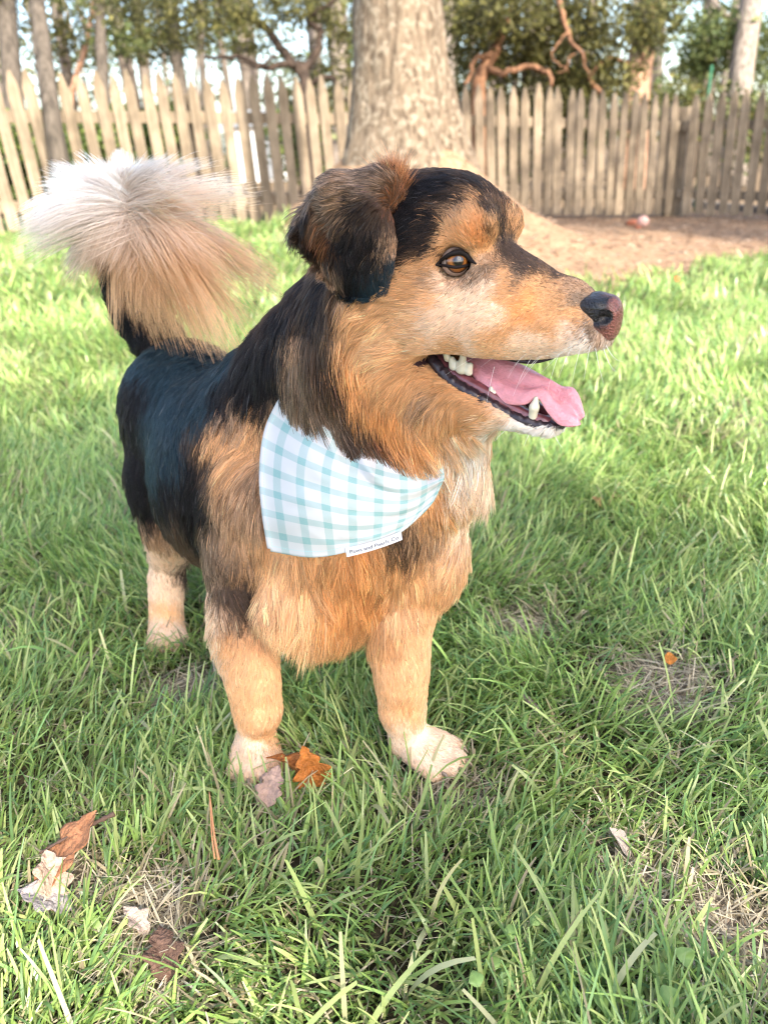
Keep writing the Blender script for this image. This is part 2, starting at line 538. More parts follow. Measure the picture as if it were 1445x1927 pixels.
# nose pad
NS = Sculpt(H(1120, 595, 0) - 0.032, H(1120, 595, 0) + 0.032, 0.0009)
NS.ell(H(1124, 590, 0), HAX, (0.0175, 0.0165, 0.0175), 0.006)
NS.ell(H(1150, 597, 0), HAX, (0.0075, 0.0125, 0.0165), 0.006)
NS.ell(H(1142, 620, 0), HAX, (0.0075, 0.010, 0.009), 0.006)
for m in (lambda p: p, mir):
    NS.ell(m(H(1110, 578, 0.0105)), HAX, (0.0115, 0.0075, 0.0075), 0.004)
    NS.ell(m(H(1120, 612, 0.0105)), HAX, (0.0095, 0.006, 0.005), 0.004)
    NS.ball(m(H(1139, 597, 0.0150)), 0.0056, 0.0015, True)
    # carved slit of the nostril wing
    sl = [m(H(1134, 603, 0.0165)), m(H(1120, 607, 0.0180)), m(H(1105, 604, 0.0180)), m(H(1093, 596, 0.0175)), m(H(1086, 588, 0.0165))]
    for i in range(4):
        NS.cone(sl[i], sl[i + 1], 0.0028 - 0.0003 * i, 0.0026 - 0.0003 * i, 0.0012, True)
nose_V, nose_Q = NS.mesh(1)

def sph_hit(px, py, c, R, s_fall):
    r = ray(px, py); oc = CAM - c
    b = oc @ r; disc = b * b - (oc @ oc - R * R)
    h = body_bvh.ray_cast(Vector(CAM), Vector(r))
    t = (h[3] - 0.0012) if h[0] is not None else 9.0
    if disc > 0:
        t = min(t, -b - math.sqrt(disc)) if t < 9 else -b - math.sqrt(disc)
    return CAM + r * t

M_skin = attr_mat('dog_skin', rough=0.7, spec=0.2)
M_nose = attr_mat('nose_leather', rough=0.33, spec=0.5, coat=0.35, noise=0.30, nscale=520, bump=0.8, bscale=520)
M_lip = plain_mat('lip', (0.022, 0.012, 0.015), rough=0.36, spec=0.4, noise=0.3, nscale=150, coat=0.25, bump=0.15, bscale=260)
M_lid = plain_mat('eyelid', (0.014, 0.010, 0.009), rough=0.65, spec=0.12, noise=0.3, nscale=300)
M_tooth = plain_mat('tooth', (0.66, 0.60, 0.46), rough=0.25, spec=0.5, noise=0.06, nscale=120, coat=0.4, sss=0.3)
M_gum = plain_mat('gum', (0.16, 0.045, 0.05), rough=0.3, spec=0.5, noise=0.4, nscale=140, coat=0.4)
M_tongue = plain_mat('tongue', (0.66, 0.27, 0.30), rough=0.36, spec=0.5, noise=0.10, nscale=160, coat=0.35, bump=0.28, bscale=520, sss=0.35)

def eye_mat():
    m, N, L, b = new_mat('eyeball')
    tc = N.new('ShaderNodeTexCoord')
    sep = N.new('ShaderNodeSeparateXYZ'); L.new(tc.outputs['Object'], sep.inputs[0])
    # angle from the gaze axis (local z): 0 at the pupil
    nv = N.new('ShaderNodeVectorMath'); nv.operation = 'NORMALIZE'; L.new(tc.outputs['Object'], nv.inputs[0])
    s2 = N.new('ShaderNodeSeparateXYZ'); L.new(nv.outputs[0], s2.inputs[0])
    ac = N.new('ShaderNodeMath'); ac.operation = 'ARCCOSINE'; L.new(s2.outputs['Z'], ac.inputs[0])
    ang = N.new('ShaderNodeMath'); ang.operation = 'ARCTAN2'; L.new(s2.outputs['Y'], ang.inputs[0]); L.new(s2.outputs['X'], ang.inputs[1])
    cmb = N.new('ShaderNodeCombineXYZ'); L.new(ang.outputs[0], cmb.inputs[0]); L.new(ac.outputs[0], cmb.inputs[1])
    mp = N.new('ShaderNodeMapping'); mp.inputs['Scale'].default_value = (6, 1.2, 1); L.new(cmb.outputs[0], mp.inputs['Vector'])
    nz = N.new('ShaderNodeTexNoise'); nz.inputs['Scale'].default_value = 3; nz.inputs['Detail'].default_value = 4; L.new(mp.outputs[0], nz.inputs['Vector'])
    ad = N.new('ShaderNodeMath'); ad.operation = 'MULTIPLY_ADD'; ad.inputs[1].default_value = 0.12; L.new(nz.outputs['Fac'], ad.inputs[0]); L.new(ac.outputs[0], ad.inputs[2])
    r = N.new('ShaderNodeValToRGB')
    els = r.color_ramp.elements
    els[0].position, els[0].color = 0.0, (0.004, 0.003, 0.003, 1)
    els[1].position, els[1].color = 1.0, (0.30, 0.22, 0.18, 1)
    for p, c in ((0.34, (0.004, 0.003, 0.003)), (0.42, (0.10, 0.034, 0.008)), (0.56, (0.36, 0.135, 0.030)), (0.74, (0.26, 0.085, 0.018)), (0.88, (0.05, 0.018, 0.006)), (0.96, (0.010, 0.006, 0.005))):
        e = els.new(p); e.color = c + (1,)
    L.new(ad.outputs[0], r.inputs[0]); L.new(r.outputs[0], b.inputs['Base Color'])
    b.inputs['Roughness'].default_value = 0.25
    b.inputs['Coat Weight'].default_value = 1.0
    b.inputs['Coat Roughness'].default_value = 0.02
    b.inputs['Coat IOR'].default_value = 1.45
    return m
M_eye = eye_mat()

def build_dog_parts(dog):
    # nose
    px, py, _ = proj(nose_V)
    u, v = head_uv(nose_V)
    u0, v0 = head_uv(H(1124, 590, 0))
    du, dv = (u - u0) / 0.018, (v - v0) / 0.018
    side = np.abs((nose_V - HC) @ HN) / 0.016
    pink = smooth(0.58, 0.9, du + 0.25 * (fbm(nose_V, 160, 3) - 0.5)) * 0.9
    pink = np.maximum(pink, smooth(-0.25, -0.6, dv + 0.3 * (fbm(nose_V, 200, 2, 3) - 0.5)) * smooth(-0.3, 0.1, du))
    pink = np.maximum(pink, smooth(0.75, 1.0, dv) * smooth(0.0, 0.6, du) * 0.8)
    c = (1 - pink[:, None]) * np.array([0.020, 0.018, 0.021]) + pink[:, None] * np.array([0.36, 0.125, 0.09])
    hole = np.minimum(np.linalg.norm(nose_V - H(1138, 597, 0.0130), axis=1), np.linalg.norm(nose_V - mir(H(1138, 597, 0.0130)), axis=1))
    c = np.where((hole < 0.0062)[:, None], np.array([0.012, 0.008, 0.008]), c)
    mesh_obj('nose', nose_V, nose_Q, M_nose, dog, col=c)
    # eyes with lids
    for k in (0, 1):
        m = (lambda p: p) if k == 0 else mir
        bm = bmesh.new()
        bmesh.ops.create_uvsphere(bm, u_segments=40, v_segments=28, radius=EYE_R)
        for vv in bm.verts:
            z = vv.co.z / EYE_R
            if z > 0.78:
                vv.co.z += (z - 0.78) * 0.006
        me = bpy.data.meshes.new('eye'); bm.to_mesh(me); bm.free()
        me.polygons.foreach_set('use_smooth', np.ones(len(me.polygons), bool))
        e = bpy.data.objects.new('eye', me); COL.objects.link(e); me.materials.append(M_eye)
        gaze = unit(unit(CAM - EYE) * 0.92 + HF * 0.24 + HU * 0.04)
        g = Vector(gaze if k == 0 else gaze - 2 * (gaze @ HN) * HN)
        e.rotation_mode = 'QUATERNION'
        e.rotation_quaternion = g.to_track_quat('Z', 'Y')
        e.location = Vector(m(EYE)); e.parent = dog
        up = catmull(np.array([sph_hit(x, y, EYE, EYE_R + 0.0016, 0.031) for x, y in [(819, 499), (828, 491), (839, 483), (852, 477), (866, 475), (878, 481), (886, 490), (895, 496)]]), 40)
        lo = catmull(np.array([sph_hit(x, y, EYE, EYE_R + 0.0012, 0.030) for x, y in [(819, 499), (830, 499), (843, 501), (858, 503), (872, 501), (884, 498), (895, 496)]]), 40)
        t1 = tube(m(up), np.interp(np.linspace(0, 1, 40), [0, .25, .55, .85, 1], [.0006, .0017, .0024, .0021, .0007]), 8)
        t2 = tube(m(lo), np.interp(np.linspace(0, 1, 40), [0, .3, .7, 1], [.0006, .0013, .0013, .0007]), 8)
        V, Fc = join([t1, t2])
        lid = mesh_obj('eyelid', V, Fc, M_lid)
        lid.parent = e
        # the lid is built in world space: undo the eye's own transform
        lid.matrix_parent_inverse = (Matrix.Translation(e.location) @ g.to_track_quat('Z', 'Y').to_matrix().to_4x4()).inverted()
    # lower lip, a glossy dark rim round the jaw
    near = [H(px, py, s) for px, py, s in ((809, 667, .0300), (816, 679, .0320), (833, 702, .0330), (857, 724, .0320), (887, 742, .0290), (920, 760, .0240), (952, 778, .0190), (985, 792, .0160), (1018, 802, .0115), (1046, 802, .0050))]
    path = catmull(np.array(near + [mir(p) for p in near[::-1]]), 150)
    tt = np.linspace(0, 1, 150)
    tri = np.minimum(tt, 1 - tt) * 2
    rad = np.interp(tri, [0, .08, .4, .8, 1], [.0022, .0052, .0062, .0052, .0046])
    V, Fc = tube(path, rad, 14)
    V = np.array(V)
    for i in range(150):
        for k in range(14):
            p = V[i * 14 + k]
            q = p - path[i]
            if q[2] > 0.3 * rad[i] and tri[i] > 0.1:                     # crinkled inner edge
                V[i * 14 + k] += HU * 0.0012 * math.sin(i * 1.7) * math.sin(i * 0.47 + 1)
    mesh_obj('lip', V, Fc, M_lip, dog)
    # dark line under the upper lip
    un = [H(px, py, s) for px, py, s in ((808, 665, .0305), (823, 656, .0315), (856, 655, .0315), (890, 661, .0305), (923, 669, .0290), (956, 677, .0270), (983, 682, .0250), (1011, 682, .0225), (1040, 676, .0200))]
    up = catmull(np.array(un), 60)
    ru = np.interp(np.linspace(0, 1, 60), [0, .15, .8, 1], [.0012, .0021, .0019, .0006])
    t1 = tube(up - HN * .0016 + HU * .0004, ru, 8); V, Fc = t1
    mesh_obj('lip', V, Fc, M_lip, dog)
    # gum ridge inside the lower lip
    gp = catmull(np.array([H(px, py, s) for px, py, s in ((822, 672, .022), (850, 700, .024), (885, 722, .022), (920, 742, .018), (955, 762, .014), (990, 782, .011), (1025, 793, .006), (1038, 795, 0))]), 60)
    t1 = tube(gp, 0.0058, 10); t2 = tube(mir(gp), 0.0058, 10)
    V, Fc = join([t1, t2])
    mesh_obj('gum', V, Fc, M_gum, dog)
    # teeth
    def tooth(balls, h=0.0006, k=0.003):
        pts = np.array([b[0] for b in balls] + [b[1] for b in balls])
        T = Sculpt(pts.min(0) - 0.011, pts.max(0) + 0.011, h)
        for a, b, r1, r2 in balls:
            T.cone(a, b, r1, r2, k)
        V, Q = T.mesh(1)
        return mesh_obj('tooth', V, Q, M_tooth, dog)
    tooth([(H(871, 672, .0265), H(869, 696, .0265), .0032, .0043), (H(884, 688, .0250), H(882, 700, .0255), .0030, .0036), (H(862, 684, .0270), H(863, 694, .0270), .0024, .0032)])
    tooth([(H(850, 676, .0275), H(852, 689, .0275), .0030, .0038), (H(857, 682, .027), H(858, 690, .027), .0022, .0030)])
    tooth([(H(839, 664, .0285), H(842, 674, .0280), .0032, .0034)])
    tooth([(H(925, 742, .0180), H(924, 729, .0190), .0032, .0012), (H(919, 740, .0190), H(918, 733, .0190), .0022, .0010), (H(931, 745, .0180), H(931, 737, .0185), .0022, .0010)])
    tooth([(H(1002, 783, .0125), H(1005, 766, .0140), .0042, .0040), (H(1005, 766, .0140), H(1008, 750, .0145), .0040, .0020)])
    tooth([(mir(H(1002, 783, .0125)), mir(H(1005, 766, .0125)), .0042, .0038), (mir(H(1005, 766, .0125)), mir(H(1008, 752, .0120)), .0038, .0020)])
    for i in range(4):
        a = H(1034, 796, (-0.0045 + 0.003 * i)); b = H(1038, 788, (-0.0045 + 0.003 * i))
        tooth([(a, b, .0018, .0011)])
    # tongue
    st = [((885, 664, -.008), (866, 684, .010), .0050), ((912, 668, -.010), (886, 704, .015), .0055), ((950, 674, -.012), (912, 735, .0185), .0060), ((985, 687, -.014), (948, 759, .0190), .0062),
          ((1013, 702, -.015), (985, 762, .0175), .0058), ((1036, 716, -.015), (1011, 749, .0130), .0050), ((1058, 727, -.016), (1027, 773, .0140), .0048),
          ((1078, 729, -.016), (1047, 797, .0140), .0046), ((1091, 748, -.014), (1064, 803, .0125), .0042), ((1095, 772, -.010), (1080, 804, .0090), .0034), ((1093, 786, -.005), (1087, 800, .0040), .0016)]
    far = catmull(np.array([H(*a) for a, b, t in st]), 44)
    nea = catmull(np.array([H(*b) for a, b, t in st]), 44)
    th = catmull(np.array([[t, 0, 0] for a, b, t in st]), 44)[:, 0]
    cen = (far + nea) / 2
    tang = unit(np.gradient(cen, axis=0))
    V = []
    n = 26
    for i in range(44):
        w = nea[i] - far[i]
        up = unit(np.cross(w, tang[i])); up = up if up @ HU > 0 else -up
        s_ = i / 43
        for k in range(n):
            a = 2 * math.pi * k / n
            x, y = math.cos(a), math.sin(a)
            z = th[i] * y * (1 - 0.15 * x * x)
            if y > 0:
                z -= th[i] * 1.55 * math.exp(-((x + 0.05) / 0.20) ** 2) * smooth(0.1, 0.5, s_) * y
                z += th[i] * 0.55 * math.exp(-((abs(x) - 0.55) / 0.3) ** 2) * y
            z += 0.0035 * smooth(0.80, 1.0, s_) * (abs(x) ** 2) - 0.004 * smooth(0.85, 1.0, s_) * (1 - abs(x))
            V.append(cen[i] + w * x * 0.5 + up * z)
    Fc = []
    for i in range(43):
        for k in range(n):
            a, b = i * n + k, i * n + (k + 1) % n
            Fc.append((a, b, b + n, a + n))
    Fc.append(tuple(range(n)))
    Fc.append(tuple(reversed([43 * n + k for k in range(n)])))
    to = mesh_obj('tongue', V, Fc, M_tongue, dog)
    sb = to.modifiers.new('s', 'SUBSURF'); sb.levels = sb.render_levels = 1
# ------------------------------------------------------------------ fur: comb, length and colour sampled where the coat shows them
TONE = dict(K=(0.009, 0.008, 0.009), B=(0.015, 0.029, 0.039), D=(0.070, 0.044, 0.030), G=(0.215, 0.140, 0.090), S=(0.40, 0.240, 0.140),  # B: black fur with the sky's blue reflection put into its colour
            T=(0.63, 0.335, 0.152), O=(0.67, 0.300, 0.112), C=(0.82, 0.58, 0.40), L=(0.79, 0.455, 0.235), W=(0.87, 0.78, 0.69), R=(0.27, 0.105, 0.040))
# px, py, comb dx, dy, length mm, lift, tone
COAT = [
 # crown and forehead
 (840, 350, -1, -.15, 9, .3, 'K'), (900, 365, -.9, -.4, 8, .25, 'K'), (780, 365, -1, .15, 13, .3, 'K'), (790, 420, -1, .3, 12, .25, 'K'), (845, 395, -.9, -.2, 8, .25, 'K'),
 (765, 480, -.9, .4, 13, .25, 'K'), (800, 460, -.9, .2, 9, .25, 'K'), (930, 400, -.5, -.8, 7, .25, 'K'), (945, 440, -.3, -1, 6, .25, 'K'), (962, 478, -.4, -.9, 4.5, .25, 'D'),
 (760, 420, -1, .3, 14, .3, 'K'), (820, 375, -1, 0, 9, .3, 'K'), (750, 450, -.9, .4, 14, .3, 'K'), (812, 430, -.9, .1, 8, .25, 'K'), (925, 440, -.4, -1, 6, .25, 'K'), (935, 470, -.4, -.9, 5, .25, 'D'),
 # brows
 (870, 412, -.4, -.9, 6, .3, 'T'), (878, 394, -.4, -.9, 6, .3, 'T'), (893, 402, -.2, -1, 6, .3, 'T'), (903, 440, 0, -1, 5, .3, 'O'), (866, 452, -.5, -.8, 6, .3, 'T'), (850, 415, -.7, -.7, 7, .3, 'S'), (908, 418, 0, -1, 6, .3, 'O'), (855, 430, -.6, -.7, 6.5, .3, 'T'), (880, 440, -.2, -1, 6, .3, 'O'), (895, 425, 0, -1, 6, .3, 'O'), (905, 455, 0, -1, 5, .3, 'O'), (838, 455, -.9, -.2, 7, .3, 'T'), (820, 470, -1, 0, 8, .3, 'T'),
 (890, 462, -.2, -.9, 5, .3, 'T'), (974, 425, .2, -1, 6, .3, 'T'), (984, 448, .2, -1, 5, .3, 'T'), (965, 410, 0, -1, 6, .3, 'T'), (942, 415, -.4, -1, 7, .25, 'K'), (800, 500, -1, .15, 9, .25, 'T'), (780, 500, -1, .25, 11, .25, 'T'), (905, 480, .1, -.8, 4, .3, 'S'),
 # round the eye
 (815, 515, -1, .3, 6, .25, 'S'), (840, 523, -.8, .6, 5, .25, 'C'), (862, 526, -.6, .8, 5, .25, 'S'), (885, 522, -.5, .8, 4.5, .25, 'G'), (910, 505, -.3, .8, 4, .25, 'G'), (880, 545, -.7, .7, 6, .25, 'C'), (915, 525, -.4, .8, 4, .25, 'S'), (845, 550, -.9, .5, 7, .25, 'C'), (905, 550, -.6, .7, 5, .25, 'C'),
 # cheek
 (780, 535, -1, .2, 11, .25, 'T'), (750, 560, -1, .3, 15, .25, 'T'), (810, 560, -1, .3, 9, .25, 'L'), (760, 600, -1, .35, 15, .25, 'L'), (820, 605, -1, .3, 9, .25, 'C'), (870, 590, -1, .3, 6, .2, 'C'), (780, 640, -1, .5, 15, .25, 'L'), (720, 640, -.9, .5, 22, .3, 'L'), (700, 600, -1, .4, 22, .3, 'T'), (830, 635, -1, .35, 8, .2, 'C'),
 # muzzle
 (945, 555, -1, .3, 4, .2, 'T'), (930, 590, -1, .3, 5, .2, 'C'), (985, 570, -1, .25, 3.5, .2, 'O'), (1040, 580, -1, .25, 3, .2, 'T'), (960, 620, -1, .35, 4, .2, 'T'), (1020, 620, -1, .3, 3.5, .2, 'T'), (1070, 600, -1, .3, 3, .2, 'T'), (1000, 640, -1, .35, 4, .2, 'C'), (1060, 640, -.9, .5, 4, .25, 'C'),
 (1095, 622, -.6, .8, 4, .3, 'G'), (1120, 645, -.3, 1, 5, .3, 'S'), (1085, 645, -.7, .7, 5, .3, 'W'), (1135, 655, .2, 1, 6, .35, 'W'), (1120, 662, .1, 1, 6, .35, 'W'), (1060, 664, -.7, .8, 5, .3, 'W'), (1025, 672, -.9, .6, 5, .3, 'C'), (1105, 655, -.5, .8, 5, .3, 'W'), (930, 650, -1, .4, 5, .2, 'L'), (880, 645, -1, .4, 6, .2, 'C'), (850, 650, -1, .3, 7, .2, 'T'), (1040, 660, -.9, .5, 5, .25, 'C'),
 (985, 503, -1, -.35, 3.5, .2, 'D'), (1035, 522, -1, -.3, 3, .2, 'D'), (1070, 545, -1, -.15, 2.5, .2, 'S'), (965, 510, -.8, -.3, 4, .2, 'G'), (1010, 530, -1, -.1, 3, .2, 'T'), (1050, 545, -1, 0, 2.7, .2, 'T'), (1088, 560, -1, 0, 2, .2, 'G'), (940, 520, -.7, -.1, 4, .2, 'T'),
 # lower jaw
 (825, 720, -.8, .6, 12, .25, 'T'), (880, 765, -.9, .4, 8, .2, 'T'), (930, 788, -.9, .3, 6, .2, 'C'), (985, 806, -.7, .6, 7, .3, 'W'), (1030, 812, -.5, .8, 7, .35, 'W'), (800, 695, -.9, .5, 12, .25, 'T'), (900, 785, -.9, .5, 10, .25, 'T'), (800, 760, -.7, .8, 20, .3, 'S'), (850, 785, -.5, .9, 18, .3, 'T'),
 # ruff under the cheek
 (660, 620, -.5, .8, 26, .3, 'T'), (645, 680, -.1, 1, 30, .3, 'O'), (700, 710, -.4, .9, 26, .3, 'T'), (720, 760, -.1, 1, 28, .3, 'O'), (680, 740, .1, 1, 30, .4, 'O'), (690, 825, .4, .9, 34, .42, 'D'), (650, 800, .4, .9, 34, .42, 'D'), (760, 850, .4, .9, 34, .42, 'O'), (600, 770, .3, 1, 32, .4, 'G'), (810, 862, .3, 1, 34, .42, 'L'), (760, 720, -.6, .8, 22, .3, 'T'), (770, 820, .15, 1, 32, .3, 'O'), (740, 800, .2, 1, 32, .3, 'O'), (820, 825, .1, 1, 32, .3, 'L'), (855, 820, .3, 1, 28, .3, 'C'), (810, 790, -.2, 1, 28, .3, 'T'), (865, 860, .2, 1, 40, .4, 'W'), (850, 835, .1, 1, 40, .4, 'C'), (880, 830, .3, 1, 36, .4, 'W'), (870, 900, .3, 1, 34, .35, 'C'),
 # neck behind the ruff
 (585, 625, -.3, 1, 34, .3, 'D'), (620, 670, -.1, 1, 34, .3, 'K'), (560, 690, -.2, 1, 34, .3, 'G'), (610, 640, -.2, 1, 34, .3, 'D'), (640, 720, .1, 1, 34, .3, 'D'), (590, 740, .1, 1, 36, .3, 'G'), (640, 760, .2, 1, 34, .3, 'D'), (660, 800, .4, 1, 36, .3, 'D'), (720, 850, .6, .9, 38, .3, 'D'), (700, 820, .4, .9, 36, .3, 'R'), (620, 600, -.3, .9, 30, .3, 'D'), (550, 590, -.4, .9, 34, .35, 'K'), (530, 640, -.4, 1, 36, .35, 'K'), (600, 580, -.4, .9, 30, .3, 'K'), (540, 740, -.1, 1, 34, .3, 'G'), (610, 790, .3, 1, 38, .3, 'G'), (770, 850, .5, .9, 36, .3, 'S'), (560, 640, -.3, 1, 34, .3, 'S'),
 # withers, back and rump
 (490, 670, -.5, .9, 32, .3, 'K'), (450, 710, -.5, .8, 30, .3, 'K'), (480, 740, -.5, .8, 32, .3, 'K'), (510, 700, -.3, 1, 34, .3, 'K'), (420, 740, -.4, 1, 26, .25, 'K'), (430, 680, -.5, .8, 24, .25, 'B'),
 (350, 660, -.3, 1, 15, .2, 'B'), (320, 700, -.2, 1, 14, .2, 'B'), (300, 790, -.05, 1, 14, .2, 'B'), (360, 780, 0, 1, 15, .2, 'B'), (285, 870, .05, 1, 16, .2, 'B'), (260, 900, .1, 1, 18, .25, 'K'), (250, 740, -.1, 1, 16, .25, 'K'), (410, 690, -.3, 1, 20, .2, 'B'), (330, 860, .05, 1, 17, .2, 'B'), (280, 680, -.2, 1, 15, .2, 'B'), (390, 760, -.1, 1, 18, .2, 'B'), (300, 630, -.3, 1, 15, .25, 'K'),
 (300, 950, .15, 1, 22, .25, 'K'), (330, 1000, .2, 1, 26, .25, 'D'), (350, 1070, .3, 1, 28, .3, 'D'), (360, 860, -.1, 1, 22, .25, 'K'), (330, 920, .1, 1, 22, .25, 'K'), (375, 830, -.3, 1, 26, .3, 'D'), (275, 960, .1, 1, 20, .25, 'K'), (300, 1010, .1, 1, 18, .25, 'S'),
 # shoulder and flank
 (440, 790, -.4, .8, 30, .35, 'S'), (420, 830, -.5, .8, 32, .35, 'T'), (450, 850, -.6, .7, 34, .35, 'T'), (470, 920, -.3, 1, 32, .3, 'S'), (400, 870, -.5, 1, 30, .3, 'D'), (372, 890, -.4, 1, 26, .3, 'K'), (350, 910, -.3, 1, 25, .3, 'K'), (380, 950, -.2, 1, 28, .3, 'K'), (440, 990, -.2, 1, 30, .3, 'S'), (410, 1060, 0, 1, 26, .3, 'G'), (450, 1110, .1, 1, 20, .25, 'D'), (390, 1010, -.1, 1, 28, .3, 'G'), (480, 820, -.3, 1, 32, .3, 'T'), (365, 990, 0, 1, 28, .3, 'K'), (440, 1150, .1, 1, 17, .25, 'D'), (475, 1160, .2, 1, 17, .25, 'S'),
 # chest
 (500, 1060, -.2, 1, 30, .3, 'T'), (520, 1100, -.2, 1, 34, .3, 'L'), (600, 1080, 0, 1, 36, .3, 'T'), (620, 1110, 0, 1, 36, .3, 'O'), (680, 1080, 0, 1, 36, .3, 'O'), (690, 1120, .1, 1, 38, .3, 'O'), (640, 1150, 0, 1, 40, .3, 'O'), (560, 1150, -.1, 1, 36, .3, 'L'), (740, 1060, .1, 1, 34, .3, 'T'), (800, 1010, .2, 1, 28, .3, 'S'), (790, 1070, .1, 1, 28, .3, 'T'), (770, 1025, .1, 1, 30, .3, 'D'), (830, 960, .3, 1, 26, .3, 'T'), (855, 900, .4, 1, 30, .35, 'C'), (825, 1060, .1, 1, 24, .3, 'L'), (750, 1130, .1, 1, 34, .3, 'L'), (640, 1175, 0, 1, 44, .35, 'T'), (700, 1165, 0, 1, 40, .35, 'T'), (540, 1130, -.1, 1, 34, .3, 'L'), (500, 1140, 0, 1, 26, .3, 'L'), (590, 1165, -.05, 1, 42, .35, 'L'),
 (560, 900, -.1, 1, 30, .3, 'T'), (680, 950, 0, 1, 30, .3, 'T'), (780, 900, .2, 1, 30, .3, 'T'), (860, 980, .2, 1, 24, .3, 'C'), (805, 1110, 0, 1, 20, .25, 'T'),
 # forelegs
 (425, 1200, -.2, 1, 14, .25, 'T'), (480, 1190, 0, 1, 12, .25, 'L'), (505, 1240, .05, 1, 9, .2, 'L'), (450, 1250, -.2, 1, 13, .25, 'L'), (398, 1165, -.8, .7, 22, .4, 'C'), (406, 1220, -.7, .8, 17, .4, 'C'), (425, 1165, -.4, .9, 17, .3, 'S'), (480, 1300, 0, 1, 11, .2, 'L'), (440, 1320, -.3, 1, 12, .3, 'L'), (505, 1300, 0, 1, 11, .2, 'L'), (480, 1350, 0, 1, 9, .2, 'L'), (450, 1390, -.2, .9, 8, .25, 'C'), (500, 1390, 0, 1, 7, .2, 'T'), (475, 1420, 0, 1, 5, .2, 'C'),
 (735, 1220, 0, 1, 12, .25, 'T'), (785, 1190, .1, 1, 11, .25, 'L'), (720, 1260, -.1, 1, 12, .2, 'L'), (790, 1260, .1, 1, 10, .2, 'L'), (755, 1290, 0, 1, 9, .2, 'L'), (755, 1335, 0, 1, 9, .2, 'T'), (785, 1340, .1, 1, 9, .2, 'L'), (770, 1380, .3, .8, 7, .2, 'C'), (820, 1405, .8, .4, 7, .25, 'C'), (760, 1410, .1, .9, 5, .2, 'C'), (850, 1425, .9, .4, 5, .3, 'C'), (800, 1430, .5, .8, 5, .2, 'C'), (735, 1340, 0, 1, 8, .2, 'L'),
 # hind foot
 (310, 1050, 0, 1, 10, .2, 'C'), (295, 1100, 0, 1, 8, .2, 'C'), (330, 1110, 0, 1, 8, .2, 'C'), (315, 1160, 0, 1, 6, .2, 'L'), (300, 1195, 0, .8, 5, .2, 'C'), (330, 1195, .1, .8, 5, .2, 'C'),
 # tail stump
 (255, 590, -.4, -1, 24, .3, 'K'), (235, 550, -.3, -1, 26, .3, 'K'), (222, 480, -.2, -1, 30, .4, 'S'), (220, 420, -.2, -1, 30, .5, 'W'), (290, 410, .6, .6, 30, .4, 'W'),
]
EARCOAT = [
 (620, 385, -.9, -.1, 15, .35, 'G'), (680, 368, -.9, -.1, 13, .35, 'G'), (650, 372, -.9, 0, 14, .35, 'S'), (580, 420, -1, .3, 26, .45, 'K'), (575, 400, -1, -.2, 26, .45, 'G'), (596, 435, -.9, .5, 26, .4, 'D'), (590, 455, -.8, .7, 22, .35, 'K'),
 (640, 405, -.7, .7, 15, .3, 'D'), (660, 410, -.6, .7, 15, .3, 'K'), (700, 400, -.6, .8, 14, .3, 'K'), (720, 420, -.2, .9, 9, .3, 'D'), (640, 430, -.6, .8, 15, .3, 'K'), (700, 430, -.5, .9, 14, .3, 'K'), (660, 470, -.4, .9, 15, .3, 'K'), (680, 450, -.5, .9, 14, .3, 'K'), (612, 440, -.8, .6, 20, .35, 'R'), (670, 425, -.5, .8, 14, .3, 'K'),
 (720, 480, -.2, 1, 11, .3, 'K'), (700, 530, -.1, 1, 13, .3, 'B'), (650, 520, -.3, .9, 15, .3, 'K'), (730, 510, -.1, 1, 10, .3, 'B'), (610, 475, -.5, .9, 17, .3, 'K'), (640, 480, -.5, .9, 16, .3, 'K'), (640, 545, -.3, .9, 14, .3, 'K'), (715, 450, -.2, 1, 10, .25, 'K'),
 (685, 560, -.1, 1, 12, .3, 'B'), (732, 415, 0, 1, 6, .2, 'D'), (743, 470, .1, 1, 4, .2, 'S'), (744, 384, .2, -.8, 14, .5, 'R'), (715, 356, -.8, -.2, 12, .35, 'G'), (718, 374, -.7, .3, 12, .3, 'D'), (700, 380, -.7, .5, 13, .3, 'D'), (690, 356, -.9, -.1, 12, .35, 'G'), (715, 395, -.4, .9, 12, .3, 'D'), (612, 505, -.4, .9, 16, .35, 'S'), (630, 515, -.4, .9, 16, .35, 'D'),
]

def cols(t):
    return np.array([TONE[k] for k in t])

def guide_points(rows, V, Q, mirror):
    bvh = body_bvh if V is body_V else BVHTree.FromPolygons([tuple(v) for v in V], [tuple(q) for q in Q])
    pos, dirs, ln, lift, tone = [], [], [], [], []
    for px, py, dx, dy, L, lf, t in rows:
        r = ray(px, py)
        hit = bvh.ray_cast(Vector(CAM), Vector(r))
        if hit[0] is None:
            best = min(np.linspace(0.6, 1.2, 25), key=lambda q: (bvh.find_nearest(Vector(CAM + r * q))[3]))
            hit = bvh.find_nearest(Vector(CAM + r * best))
            if hit[3] > 0.03:
                continue
        p = np.array(hit[0])
        d = unit(CR * dx - CU * dy)
        pos.append(p); dirs.append(d); ln.append(L / 1000); lift.append(lf); tone.append(TONE[t])
        if mirror and px > 690 and py < 830 and abs((p - HC) @ HN) > 0.008:
            pos.append(mir(p)); dirs.append(d - 2 * (d @ HN) * HN); ln.append(L / 1000); lift.append(lf); tone.append(TONE[t])
    return bvh, np.array(pos), np.array(dirs), np.array(ln), np.array(lift), np.array(tone)

